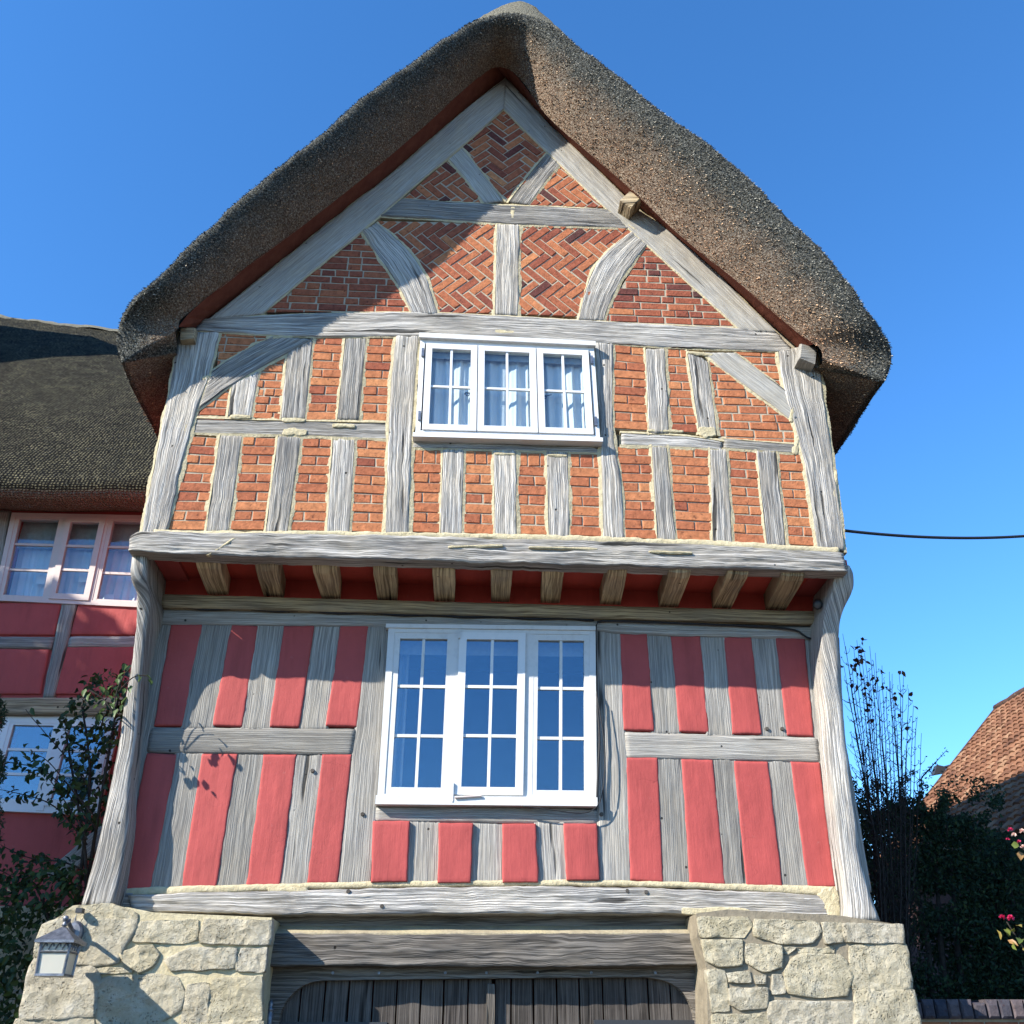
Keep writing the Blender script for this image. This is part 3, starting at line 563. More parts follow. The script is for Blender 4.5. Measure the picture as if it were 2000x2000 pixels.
# ---- jetty: ceiling boards, joists, plates
zc_ = P(850, 1097, YU+.0).z
mb = MB(); a = P(290, 1090, YU+.2); b = P(1640, 1118, YU+.2)
mb.hexa([(a.x, YU+.05, zc_+.085), (b.x, YU+.05, zc_+.055), (b.x, YU+.05, zc_+.12), (a.x, YU+.05, zc_+.15), (a.x, YL+.1, zc_+.085), (b.x, YL+.1, zc_+.055), (b.x, YL+.1, zc_+.12), (a.x, YL+.1, zc_+.15)])
mb.build('jetty_soffit', M['red_soffit'], house)
back = PX([(300, 1140), (1600, 1160), (1600, 1200), (300, 1166)], YL+.01); mb = MB(); mb.add(*prism([(back[0][0], zc_+.09), (back[1][0], zc_+.06), back[2], back[3]], YL+.012, YL+.06)); mb.build('frieze_board', M['red_soffit'], house)
for xa, xb, ya, ba, bb, by in [(383, 431, 1089, 405, 446, 1160), (498, 543, 1094, 516, 555, 1164), (611, 658, 1095, 628, 665, 1168), (729, 773, 1097, 738, 776, 1171), (844, 889, 1103, 849, 888, 1173), (959, 1001, 1103, 959, 995, 1174), (1060, 1101, 1105, 1056, 1093, 1176), (1188, 1225, 1107, 1172, 1211, 1179), (1307, 1349, 1111, 1287, 1324, 1184), (1422, 1462, 1114, 1392, 1428, 1187), (1527, 1572, 1122, 1496, 1535, 1190)]:
    yo = .07 if xa < 1180 else (-.005 if xa > 1300 else .02); f0, f1 = P(xa, ya, YU+yo), P(xb, ya, YU+yo); b0, b1 = P(ba, by, YL), P(bb, by, YL); zb = b0.z; zt = f0.z+.10
    zf = zb+.01; prof = [(YU+yo, zt), (YU+yo-.01, zf+.09), (YU+yo-.005, zf+.05), (YU+yo+.015, zf+.02), (YU+yo+.06, zf+.003), (YU+.25, zf-.004), (YL+.03, zb), (YL+.03, zt)]
    v = []; uv = []; s0 = random.uniform(0, 50); nn = 5; L = 0
    for k, (y, z) in enumerate(prof):
        t = (y-YU-yo)/(YL-YU-yo); x0 = f0.x*(1-t)+b0.x*t; x1 = f1.x*(1-t)+b1.x*t; L += math.hypot(y-prof[k-1][0], z-prof[k-1][1]) if k else 0
        for i in range(nn):
            a = i/(nn-1); v.append((x0+(x1-x0)*a+.006*nz(y*9, a*3, s0), y+.006*nz(a*6, z*30, s0), z+.006*nz(a*6, y*20, s0+7)+(.005 if i in (0, nn-1) and 0 < k < 6 else 0))); uv.append((L+s0, a*.16+s0))
    f = [(k*nn+i, k*nn+i+1, (k+1)*nn+i+1, (k+1)*nn+i)[::-1] for k in range(len(prof)-1) for i in range(nn-1)]
    f += [tuple(k*nn for k in range(len(prof)))[::-1], tuple(k*nn+nn-1 for k in range(len(prof)))]
    mesh('joist', v, f, M['oak_brown'], house, uv=uv)
strip('wall_plate', [(313, 1159), (839, 1174), (1600, 1193)], [(315, 1185), (839, 1199), (1600, 1218)], YL-.05, M['oak_brown'], thick=.12, wob=.003, rel=.003)
strip('wall_plate', [(308, 1188), (839, 1202), (1600, 1222)], [(308, 1219), (721, 1223), (1165, 1229), (1212, 1240), (1600, 1248)], YL-.012, M['oak_plain'], thick=.09, wob=.003, rel=.003)

# ---- lower storey: plaster panels and studs
YS = YL
PAN = [[((335, 1219), (395, 1221), (356, 1418), (301, 1418)), ((453, 1221), (504, 1223), (473, 1420), (414, 1418)), ((555, 1223), (614, 1223), (585, 1421), (526, 1420)), ((665, 1223), (720, 1221), (697, 1420), (636, 1418))],
       [((287, 1471), (346, 1474), (293, 1739), (234, 1739)), ((395, 1473), (464, 1473), (422, 1737), (354, 1737)), ((515, 1474), (579, 1474), (547, 1732), (481, 1732)), ((630, 1474), (687, 1474), (659, 1726), (600, 1727))],
       [((729, 1605), (801, 1605), (795, 1723), (725, 1724)), ((857, 1609), (924, 1609), (919, 1725), (855, 1725)), ((980, 1610), (1046, 1610), (1051, 1724), (981, 1725)), ((1100, 1610), (1165, 1610), (1170, 1720), (1106, 1720))],
       [((1212, 1239), (1263, 1239), (1277, 1428), (1218, 1426)), ((1311, 1243), (1367, 1243), (1384, 1432), (1327, 1429)), ((1414, 1245), (1467, 1246), (1487, 1435), (1431, 1434)), ((1515, 1246), (1571, 1247), (1589, 1439), (1537, 1437))],
       [((1223, 1480), (1284, 1480), (1295, 1724), (1231, 1720)), ((1331, 1483), (1392, 1485), (1416, 1729), (1347, 1727)), ((1433, 1487), (1499, 1488), (1528, 1733), (1457, 1732)), ((1544, 1488), (1600, 1490), (1631, 1733), (1577, 1733))]]
def plaster_panel(q, Y, proud, parent, mat='red', wob=.004):
    TL, TR, BR_, BL = [np.array(p) for p in PX(q, Y)]; W = np.hypot(*(TR-TL)); H = np.hypot(*(BL-TL)); nu = max(5, int(W/.018)); nv = max(6, int(H/.03)); s0 = random.uniform(0, 60); v = []
    us = [0, 0, .035]+[i/nu for i in range(1, nu)]+[.965, 1, 1]; vs2 = [0, 0, .02]+[i/nv for i in range(1, nv)]+[.98, 1, 1]; us.sort(); vs2.sort()
    for b, vv in enumerate(vs2):
        for a, uu in enumerate(us):
            p = (TL*(1-uu)+TR*uu)*(1-vv)+(BL*(1-uu)+BR_*uu)*vv; e = 2*abs(uu-.5); x = p[0]+(1 if uu > .5 else -1)*e**4*wob*(1.2*nz(vv*H*9, s0, uu*2)+.8*nz(vv*H*34, s0, 4+uu)); z = p[1]+wob*.7*nz(uu*W*20, s0, vv*3)*(2*abs(vv-.5))**4
            y = Y-proud+.004*nz(uu*W*5, vv*H*4, s0)+.0018*nz(uu*W*22, vv*H*16, s0)
            if a in (1, len(us)-2) or b in (1, len(vs2)-2): y += .0035
            if a in (0, len(us)-1) or b in (0, len(vs2)-1): y = Y+.05
            v.append((x, y, z))
    n = len(us); f = [(b*n+a, b*n+n+a, b*n+n+a+1, b*n+a+1) for b in range(len(vs2)-1) for a in range(n-1)]
    return mesh('plaster_panel', v, f, M[mat], parent, smooth=True)
for r, row in enumerate(PAN):
    for k, q in enumerate(row):
        plaster_panel(q, YS, (.026 if r == 2 else .007)+random.uniform(0, .003), house)
        if k < 3:
            q2 = row[k+1]; e = 5; dt, db = (6, 8)
            strip('stud', [(q[1][0]-e, q[1][1]-dt), (q[2][0]-e, q[2][1]+db)], [(q2[0][0]+e, q2[0][1]-dt), (q2[3][0]+e, q2[3][1]+db)], YS-.002+random.uniform(-.003, .003), M['oak_plain'], thick=.07, wob=.002, rel=.004, gn=.003, dv=.009)
for nm, A, B, dy in [('corner_stud', [(286, 1215), (240, 1471), (196, 1745)], [(337, 1215), (303, 1418), (289, 1471), (237, 1745)], .0), ('corner_stud', [(1568, 1244), (1586, 1440), (1598, 1490), (1628, 1742)], [(1640, 1244), (1650, 1440), (1660, 1490), (1704, 1742)], .0),
                     ('window_post', [(716, 1218), (693, 1420), (683, 1474), (656, 1732)], [(762, 1218), (740, 1558), (726, 1732)], .004), ('window_post', [(1158, 1226), (1166, 1564), (1168, 1728)], [(1216, 1236), (1222, 1428), (1228, 1475), (1235, 1728)], .004),
                     ('rail', [(294, 1420), (695, 1423)], [(286, 1470), (687, 1475)], .008), ('rail', [(1220, 1429), (1597, 1440)], [(1224, 1481), (1604, 1489)], .008), ('window_rail', [(735, 1573), (1166, 1578)], [(732, 1605), (1168, 1610)], .006)]:
    strip(nm, A, B, YS-dy, M['oak_plain'], thick=.08, wob=.003, rel=.004)
strip('mortar_bed', [(230, 1734), (600, 1724), (725, 1721), (1170, 1717), (1420, 1725), (1640, 1731)], [(230, 1752), (600, 1736), (725, 1733), (1170, 1729), (1420, 1737), (1640, 1752)], YL-.014, M['lime'], wob=.006, rel=.003, thick=.05, du=.015, dv=.01)
sill = strip('sill_beam', [(250, 1747), (500, 1740), (999, 1729), (1449, 1739), (1620, 1750)], [(258, 1779), (528, 1786), (999, 1784), (1354, 1784), (1640, 1788)], YL-.055, M['oak'], thick=.3, wob=.006, rel=.010, roundness=.008, gn=.008, dv=.009, du=.025)
strip('sill_end', [(218, 1744), (258, 1744)], [(222, 1772), (258, 1775)], YL-.03, M['oak'], thick=.2)
patch(1625, 1765, 36, 40, YL-.06, .2); patch(1400, 1780, 130, 12, YL-.06); patch(560, 1738, 70, 8, YL-.05)
for a in [(680, 1740), (745, 1769)]: pass

# ---- curved jetty posts at the corners
def jetty_post(levels, side):
    lv = np.array(levels, float); n = 56; t = np.linspace(0, 1, len(lv)); T = np.linspace(0, 1, n)
    sm = [np.interp(T, t, lv[:, k]) for k in range(4)]
    for k in range(4):
        for _ in range(3): s_ = sm[k].copy(); s_[1:-1] = (sm[k][:-2]+2*sm[k][1:-1]+sm[k][2:])/4; sm[k] = s_
    v = []; uv = []; s0 = random.uniform(0, 50); nf, nd = 9, 7; L = 0; pz = None
    for i in range(n):
        xl, xr, py, yf = [sm[k][i] for k in range(4)]; a, b = P(xl, py, yf), P(xr, py, yf); z = a.z; L += abs(z-pz) if pz is not None else 0; pz = z; w_ = b.x-a.x; ring = []
        for j in range(nd): ring.append((a.x, YL+.1+(yf+.02-YL-.1)*j/(nd-1)))
        for j in range(nf): e = 2*j/(nf-1)-1; ring.append((a.x+w_*(j/(nf-1)), yf+.016*e*e*e*e))
        for j in range(nd): ring.append((b.x, yf+.02+(YL+.1-yf-.02)*j/(nd-1)))
        c = 0
        for k, (x, y) in enumerate(ring):
            c += math.hypot(x-ring[k-1][0], y-ring[k-1][1]) if k else 0
            dx = .007*nz(z*4, c*9, s0)+.004*nz(z*16, c*30, s0); v.append((x+dx, y+.008*nz(z*4, c*9, s0+5)+.005*nz(z*13, c*35, s0+8), z)); uv.append((L+s0, c+s0*.3))
    m = nf+2*nd; f = [(i*m+j, i*m+j+1, (i+1)*m+j+1, (i+1)*m+j) for i in range(n-1) for j in range(m-1)]
    f += [tuple(range(m))[::-1], tuple(range((n-1)*m, n*m))]
    return mesh('jetty_post', v, f, M['oak'], house, uv=uv, smooth=True)
jetty_post([(156, 222, 1770, 6.34), (174, 234, 1711, 6.34), (199, 250, 1617, 6.345), (215, 252, 1530, 6.35), (230, 262, 1462, 6.35), (239, 268, 1400, 6.345), (252, 276, 1320, 6.33), (262, 282, 1250, 6.29), (268, 292, 1190, 6.22), (266, 292, 1155, 6.14), (254, 284, 1132, 6.07), (255, 285, 1100, 6.03), (258, 288, 1072, 6.03)], -1)
jetty_post([(1656, 1722, 1797, 6.34), (1655, 1704, 1755, 6.34), (1645, 1682, 1680, 6.345), (1632, 1672, 1600, 6.35), (1622, 1660, 1500, 6.35), (1614, 1648, 1403, 6.345), (1608, 1642, 1330, 6.32), (1604, 1638, 1250, 6.27), (1610, 1642, 1200, 6.2), (1622, 1660, 1165, 6.12), (1630, 1668, 1140, 6.07), (1634, 1668, 1118, 6.04), (1636, 1662, 1104, 6.04)], 1)

# ---- stone piers
def stone(poly, Y, proud, parent, tone=None):
    p = np.array(poly); p = p.mean(0)+(p-p.mean(0))*1.12; ed = np.roll(p, -1, 0)-p; ln_ = np.hypot(*ed.T); q = []
    for i in range(len(p)):
        m_ = max(1, int(round(26*ln_[i]/ln_.sum())))
        for j in range(m_): q.append(p[i]+ed[i]*(j/m_))
    q = np.array(q); q = q*.8+(np.roll(q, 1, 0)+np.roll(q, -1, 0))*.1; n = len(q)
    if area([tuple(a) for a in q]) < 0: q = q[::-1]
    c = q.mean(0); s0 = random.uniform(0, 80); v = []; R_ = [(1.0, .05), (1.0, -proud*.6), (.978, -proud), (.88, -proud*1.02), (.72, -proud*1.03), (.52, -proud*1.04), (.3, -proud*1.04)]
    for k, (r, d) in enumerate(R_):
        for i in range(n):
            w_ = c+(q[i]-c)*r; jj = .009*nz(w_[0]*13, w_[1]*13, s0)+.004*nz(w_[0]*40, w_[1]*40, s0)
            v.append((w_[0]+jj, Y+d+(.014*nz(w_[0]*6, w_[1]*6, s0)+.011*nz(w_[0]*17, w_[1]*17, s0)+.006*nz(w_[0]*45, w_[1]*45, s0) if k > 1 else 0), w_[1]+.008*nz(w_[0]*13, w_[1]*13, s0+9)))
    v.append((c[0], Y-proud*1.1+.01*nz(c[0], c[1], s0), c[1])); f = [(k*n+i, k*n+(i+1) % n, (k+1)*n+(i+1) % n, (k+1)*n+i) for k in range(len(R_)-1) for i in range(n)]
    m = len(R_)-1; f += [(m*n+i, m*n+(i+1) % n, (m+1)*n) for i in range(n)]
    return mesh('stone', v, f, M['stone'], parent, smooth=True, attr=random.random() if tone is None else tone)
def Z(k, ox, oy, pts): return [(ox+a/k, oy+b/k) for a, b in pts]
SL = [[(380, 1272), (480, 1192), (700, 1175), (850, 1235), (850, 1276)], [(255, 1400), (292, 1310), (380, 1282), (838, 1286), (850, 1330), (770, 1440), (735, 1540), (600, 1560), (238, 1510)], [(900, 1290), (1230, 1284), (1235, 1400), (1150, 1422), (852, 1415)], [(1300, 1280), (1695, 1284), (1685, 1432), (1268, 1420)],
      [(760, 1490), (870, 1440), (960, 1440), (995, 1500), (960, 1575), (880, 1605), (800, 1560)], [(1050, 1530), (1200, 1455), (1472, 1462), (1462, 1582), (1090, 1594)], [(1520, 1462), (1676, 1455), (1660, 1602), (1488, 1594)], [(620, 1582), (830, 1582), (822, 1612), (630, 1620)],
      [(190, 1650), (235, 1530), (560, 1566), (622, 1620), (604, 1720), (594, 1872), (145, 1890)], [(616, 1690), (680, 1645), (1000, 1625), (1100, 1650), (1142, 1730), (1122, 1840), (1000, 1905), (640, 1932), (602, 1800)], [(1176, 1692), (1312, 1684), (1302, 1915), (1150, 1922)], [(1340, 1655), (1636, 1645), (1634, 1905), (1320, 1912)],
      [(125, 1908), (575, 1895), (570, 2120), (60, 2120)], [(600, 1945), (1000, 1925), (1120, 1960), (1110, 2120), (590, 2120)], [(1150, 1935), (1640, 1922), (1640, 2100), (1150, 2120)]]
SR = [[(250, 745), (600, 745), (645, 800), (580, 884), (275, 884)], [(690, 762), (1135, 782), (1155, 850), (1100, 932), (900, 942), (688, 882)], [(1180, 782), (1322, 792), (1345, 860), (1330, 932), (1206, 932)], [(1348, 790), (1765, 800), (1786, 935), (1370, 928)], [(272, 916), (562, 916), (568, 1104), (400, 1112), (312, 1064)], [(615, 950), (862, 960), (872, 1122), (720, 1146), (608, 1082)],
      [(880, 968), (980, 970), (930, 1022), (890, 1010)], [(1000, 970), (1262, 970), (1262, 1012), (1010, 1010)], [(955, 1060), (1040, 1022), (1290, 1032), (1352, 1080), (1392, 1180), (1352, 1322), (1100, 1332), (938, 1302), (918, 1150)], [(1398, 965), (1798, 955), (1842, 1270), (1428, 1288)], [(1438, 1308), (1848, 1300), (1920, 1640), (1450, 1640)],
      [(312, 1150), (442, 1150), (472, 1432), (345, 1442)], [(466, 1160), (632, 1150), (642, 1232), (478, 1236)], [(666, 1180), (757, 1180), (757, 1242), (678, 1244)], [(482, 1290), (752, 1280), (752, 1422), (560, 1442), (488, 1402)], [(798, 1180), (872, 1180), (912, 1262), (902, 1312), (808, 1314)], [(806, 1382), (1384, 1382), (1412, 1422), (1402, 1640), (806, 1640)], [(360, 1480), (764, 1472), (764, 1640), (355, 1640)]]
pl = PX([(112, 1792), (150, 1772), (250, 1772), (300, 1782), (531, 1792), (512, 1912), (500, 2090), (15, 2090), (40, 1990), (75, 1862), (92, 1806)], YP); pr = PX([(1360, 1784), (1420, 1776), (1640, 1788), (1757, 1806), (1766, 1850), (1800, 2000), (1830, 2090), (1385, 2090), (1380, 1890), (1362, 1830)], YP)
for plz, SS, k, ox, oy in ((pl, SL, 3.22, 0, 1400), (pr, SR, 3.864, 1300, 1600)):
    zb = min(p[1] for p in plz); x0 = min(p[0] for p in plz if p[1] < zb+.05); x1 = max(p[0] for p in plz if p[1] < zb+.05)
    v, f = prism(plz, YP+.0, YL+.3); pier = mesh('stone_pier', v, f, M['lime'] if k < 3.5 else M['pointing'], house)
    for s in SS: stone(PX(Z(k, ox, oy, s), YP), YP, .009+random.uniform(0, .012), pier)
    lowv, lowf = prism([(x0, 0), (x1, 0), (x1, zb+.003), (x0, zb+.003)], YP+.002, YL+.3); mesh('stone_pier_foot', lowv, lowf, M['grey_mortar'], house)
    z = zb-.02
    while z > .25:
        h = random.uniform(.2, .3); x = x0+.02
        while x < x1-.15:
            ww = min(random.uniform(.3, .6), x1-.02-x); stone([(x, z-h+.02), (x+ww-.02, z-h+.02), (x+ww-.02, z), (x, z)], YP+.002, .03, pier); x += ww
        z -= h

# ---- carriage entrance: board, lintel, arched doors
v, f = prism(PX([(525, 1770), (1375, 1770), (1375, 1830), (525, 1830)], YL+.09), YL+.09, YL+.15); mesh('head_board', v, f, M['oak_dark'], house, uv=[(a[0], a[2]) for a in v])
YLT = YL-.03
strip('lintel', [(522, 1822), (700, 1824), (1000, 1824), (1366, 1822)], [(514, 1888), (700, 1886), (1000, 1888), (1200, 1888), (1384, 1884)], YLT, M['oak_dark'], thick=.3, wob=.006, rel=.012, roundness=.012, gn=.005, dv=.009, du=.025)
a, b = PX([(526, 1808), (1364, 1808)], YL+.085); c_, d_ = PX([(522, 1822), (1366, 1822)], YLT+.012)
mb = MB(); mb.hexa([(c_[0], YLT+.012, c_[1]-.02), (d_[0], YLT+.012, d_[1]-.02), (d_[0], YLT+.012, d_[1]), (c_[0], YLT+.012, c_[1]), (a[0], YL+.088, a[1]-.04), (b[0], YL+.088, b[1]-.04), (b[0], YL+.088, b[1]), (a[0], YL+.088, a[1])]); mb.build('lintel_chamfer', M['grey_mortar'], house)
YD = YL+.12
arch = [(543, 2010), (546, 1985), (552, 1967), (563, 1950), (578, 1934), (593, 1924), (611, 1917), (640, 1914), (1250, 1908), (1273, 1910), (1295, 1914), (1317, 1923), (1333, 1937), (1346, 1955), (1355, 1975), (1358, 1995), (1359, 2010)]
ap = [tuple(x) for x in smoothpoly(np.array(PX(arch, YD-.03)), 1)]
zt = P(900, 1870, YD-.03).z; xl0, xr0 = P(505, 1950, YD-.03).x, P(1392, 1950, YD-.03).x; mb = MB(); n = len(ap)
top = [(min(max(x, xl0), xr0), zt) for x, z in ap]; top[0] = (xl0, ap[0][1]); top[-1] = (xr0, ap[-1][1])
v = [(x, YD-.03, z) for x, z in ap]+[(x, YD-.03, z) for x, z in top]+[(x, YD+.05, z) for x, z in ap]+[(x, YD+.05, z) for x, z in top]
i0 = n//2
f = []
for i in range(n-1): f += [(i, i+1, n+i+1, n+i)[::-1], (2*n+i, 2*n+i+1, i+1, i)]
f += [(0, n, n+1)] if False else []
corner = len(v); v += [(xl0, YD-.03, zt), (xr0, YD-.03, zt)]; f += [(n, corner, n+1)[::-1], (2*n-2, corner+1, 2*n-1)[::-1]]
mesh('door_frame', v, f, M['oak_dark'], house, uv=[(a_[0], a_[2]) for a_ in v])
mb = MB(); mb.box(xl0, P(541, 2000, YD).x, YD-.03, YD+.05, 0, ap[0][1]); mb.box(P(1361, 2000, YD).x, xr0, YD-.03, YD+.05, 0, ap[-1][1]); mb.build('door_jamb', M['oak_dark'], house)
xs = [500, 540, 586, 633, 680, 727, 774, 821, 866, 914, 962]; xs2 = [966, 998, 1042, 1088, 1132, 1178, 1223, 1267, 1311, 1358, 1400]
for dk, xx in enumerate((xs, xs2)):
    leaf = None
    for a, b in zip(xx[:-1], xx[1:]):
        pa, pb = P(a, 1960, YD+.03), P(b, 1960, YD+.03); y = YD+.03+random.uniform(-.004, .004); g_ = .005; s0 = random.uniform(0, 50); zt2 = P(900, 1905, YD).z
        q = [(pa.x+g_, .02), (pb.x-g_, .02), (pb.x-g_, zt2), (pa.x+g_, zt2)]; vv, ff = brick_geo(q, y, .03, .004)
        o = mesh('door' if leaf is None else 'plank', vv, ff, M['door_wood'], leaf or house, uv=[(p_[2]+s0, p_[0]+s0) for p_ in vv]); leaf = leaf or o
    if dk == 0:
        c0, c1 = P(950, 1960, YD), P(966, 1960, YD); vv, ff = brick_geo([(c0.x, .02), (c1.x, .02), (c1.x, P(950, 1922, YD).z), (c0.x, P(950, 1922, YD).z)], YD-.015, .05, .004); mesh('cover_strip', vv, ff, M['oak_dark'], leaf, uv=[(p_[2], p_[0]) for p_ in vv])
    h0, h1 = (PX([(541, 1996), (756, 1996)], YD) if dk == 0 else PX([(1160, 1992), (1374, 1992)], YD))
    mb = MB(); mb.box(h0[0], h1[0], YD-.008, YD+.03, h0[1]-.06, h0[1]); mb.build('hinge_strap', M['iron'], leaf)
    px_ = 526 if dk == 0 else 1371; c = P(px_, 1990, YD-.06); mb = MB(); prof = [(.0, .105), (.006, .10), (.012, .09), (.016, .075), (.010, .062), (.020, .055), (.020, .045), (.015, .04), (.021, .03), (.021, -.09), (.015, -.1), (.0, -.1)]
    vv = [(c.x+r*math.cos(k*.5236), c.y+r*math.sin(k*.5236), c.z+z) for r, z in prof for k in range(12)]; ff = [(i*12+k, i*12+(k+1) % 12, (i+1)*12+(k+1) % 12, (i+1)*12+k) for i in range(len(prof)-1) for k in range(12)]
    mb.add(vv, ff); mb.build('hinge_pintle', M['pewter'], leaf, True)
for px_ in (740, 650, 870, 950, 1050, 1155, 1280):
    p = P(px_, 1900, YD-.035); mb = MB(); mb.tube([(p.x, p.y+.01, p.z), (p.x, p.y-.004, p.z)], .009, 8); mb.build('bolt_head', M['pewter'], house)
for px_, py, Y in [(680, 1741, YL-.055), (746, 1770, YL-.06), (708, 1590, YL-.01), (1175, 1590, YL-.01), (1225, 1740, YL-.058), (1262, 1742, YL-.058), (610, 1505, YL-.008), (1498, 1423, YL-.01), (1528, 1423, YL-.01)]:
    p = P(px_, py, Y); mb = MB(); mb.tube([(p.x, Y+.02, p.z), (p.x, Y-.006, p.z)], [.016, .012], 8); mb.build('peg', M['oak_dark'], house)

# ---- thatch
out_px = [(236, 712), (229, 690), (228, 672), (231, 650), (240, 624), (268, 586), (302, 555), (355, 499), (417, 442), (455, 405), (580, 304), (700, 201), (756, 157), (830, 104), (886, 66), (930, 42), (975, 30), (1020, 28), (1062, 42), (1104, 73), (1166, 120), (1228, 168), (1299, 222), (1380, 282), (1449, 340), (1510, 403), (1585, 471), (1631, 524), (1678, 583), (1709, 633), (1734, 673), (1741, 698), (1738, 722), (1726, 745)]
in_px = [(349, 640), (349, 636), (349, 632), (350, 628), (352, 624), (375, 606), (399, 586), (440, 556), (480, 524), (542, 478), (601, 434), (700, 356), (759, 307), (830, 246), (880, 200), (930, 156), (965, 128), (1000, 136), (1030, 170), (1051, 207), (1086, 245), (1143, 293), (1208, 349), (1256, 392), (1303, 438), (1360, 487), (1438, 549), (1493, 596), (1539, 634), (1570, 660), (1590, 672), (1604, 682), (1606, 690), (1606, 700)]
YI = YU-.2
OV = [.2,.2,.2,.22,.25,.38,.44,.48,.5,.52,.6]+[.6]*13+[.55,.52,.5,.48,.45,.4,.3,.25,.22,.22]
def thatch_roof(name, parent, dx=0, straw=True):
    N = 190; ctrl = []
    for (ax, az), ov, (cx_, cz_) in zip(out_px, OV, PX(in_px, YI)): q = P(ax, az, YU-ov); ctrl.append((q.x, q.z, cx_, cz_, q.y))
    pa = smoothpoly(np.array(ctrl), 2); dd = np.r_[0, np.cumsum(np.hypot(*(pa[1:, :2]-pa[:-1, :2]).T))]; T = np.linspace(0, dd[-1], N); pa = np.stack([np.interp(T, dd, pa[:, k]) for k in range(5)], 1)
    O, I, LY = pa[:, :2], pa[:, 2:4], pa[:, 4]
    # underside of the eaves, back to the wall head
    zl = 6.0; nu_ = 10
    WL, WR = np.array((XL+.03, O[0][1]+.25)), np.array((XR-.03, O[-1][1]+.25))
    LY = np.r_[[LY[0]*(1-k/nu_)+(YU-.06)*k/nu_ for k in range(nu_, 0, -1)], LY, [LY[-1]*(1-k/nu_)+(YU-.06)*k/nu_ for k in range(1, nu_+1)]]
    uL = [O[0]*(1-k/nu_)+WL*k/nu_ for k in range(nu_, 0, -1)]; uR = [O[-1]*(1-k/nu_)+WR*k/nu_ for k in range(1, nu_+1)]
    iL = [I[0]*(1-k/nu_)+np.array((WL[0]+.02, I[0][1]-.03))*k/nu_ for k in range(nu_, 0, -1)]; iR = [I[-1]*(1-k/nu_)+np.array((WR[0], I[-1][1]-.03))*k/nu_ for k in range(1, nu_+1)]
    OO = np.vstack([uL, O, uR]); II = np.vstack([iL, I, iR]); n = len(OO)
    tg = np.gradient(OO, axis=0); nm = np.stack([-tg[:, 1], tg[:, 0]], 1); nm /= np.hypot(*nm.T)[:, None]+1e-9
    topm = np.zeros(n); topm[nu_:n-nu_] = 1; k_ = np.ones(9)/9; topm = np.convolve(topm, k_, 'same')*np.clip(nm[:, 1]*1.4-.15, 0, 1)
    rings = []; wts = []; ys = []
    for s in np.linspace(0, 1, 15):
        a = s; pos = II*(1-a)+OO*a; y = YI-(YI-LY)*math.sin(s*math.pi/2)**.85
        pos = pos-nm*(.05*math.sin(math.pi*s))[:, None] if False else pos
        rings.append(pos); ys.append(y); wts.append(np.full(n, .05+.62*s))
    for k, (yy, oo) in enumerate([(.015, .035), (.06, .075), (.14, .11), (.26, .14), (.45, .16), (.8, .17), (1.3, .17), (2, .17), (3, .17), (4.2, .17), (5.3, .17)]):
        rings.append(OO+nm*(oo*topm)[:, None]); ys.append(LY+yy); wts.append(np.where(np.arange(n) % (n-nu_) >= nu_, .72+.05*min(k, 5), .18))
    V = np.array([[(p[0]+dx, yy, p[1]) for p, yy in zip(r, y)] for r, y in zip(rings, ys)]); m = len(rings)
    # lumps
    for r in range(1, m):
        for k in range(n):
            x, y, z = V[r, k]; a = min(1, r/4); d = .022*nz(x*2.3, y*2.3, z*2.3)+.012*nz(x*7, y*7, z*7)+.007*nz(x*19, y*19, z*19)
            V[r, k, 0] += nm[k, 0]*d*a; V[r, k, 2] += nm[k, 1]*d*a; V[r, k, 1] += a*(.014*nz(x*6+9, y*6, z*6) if r < m-1 else 0)
    v = V.reshape(-1, 3); w_ = np.array(wts).reshape(-1); f = [(r*n+k, r*n+k+1, (r+1)*n+k+1, (r+1)*n+k) for r in range(m-1) for k in range(n-1)]
    uv = np.stack([np.tile(np.linspace(0, 9, n), m), np.array(ys).reshape(-1)], 1)
    o = mesh(name, v, f, M['thatch'], parent, uv=uv, smooth=True, attr=w_, attrname='weather')
    if straw: scatter_straw(o, V, np.array(wts), nm, 60000, m)
    return o
def tri_mesh(name, v, f3, mat, parent, attrs):
    me = bpy.data.meshes.new(name); nvv, nf = len(v), len(f3); me.vertices.add(nvv); me.vertices.foreach_set('co', np.asarray(v, np.float32).ravel())
    me.loops.add(nf*3); me.loops.foreach_set('vertex_index', np.asarray(f3, np.int32).ravel()); me.polygons.add(nf); me.polygons.foreach_set('loop_start', np.arange(0, nf*3, 3, dtype=np.int32)); me.polygons.foreach_set('loop_total', np.full(nf, 3, np.int32))
    me.update(calc_edges=True)
    for k, a in attrs.items(): at = me.attributes.new(k, 'FLOAT', 'POINT'); at.data.foreach_set('value', np.asarray(a, np.float32))
    me.materials.append(mat); me.validate(); return link(bpy.data.objects.new(name, me), parent)
def straws(pos, d, L, wd, weather, parent, name='reed_ends'):
    n = len(pos); side = np.cross(d, np.random.normal(size=(n, 3))); side /= np.linalg.norm(side, axis=1)[:, None]+1e-9
    a = pos-d*(L*.3)[:, None]; b = pos+d*(L*.7)[:, None]; s = side*(wd/2)[:, None]
    v = np.stack([a-s, a+s, b+s*.8, b-s*.8], 1).reshape(-1, 3); k = np.arange(n)*4; f = np.concatenate([np.stack([k, k+1, k+2], 1), np.stack([k, k+2, k+3], 1)])
    o = tri_mesh(name, v, f, M['straw'], parent, {'weather': np.repeat(weather, 4), 'tone': np.repeat(np.random.rand(n), 4)}); tag(o, kind='stuff'); return o
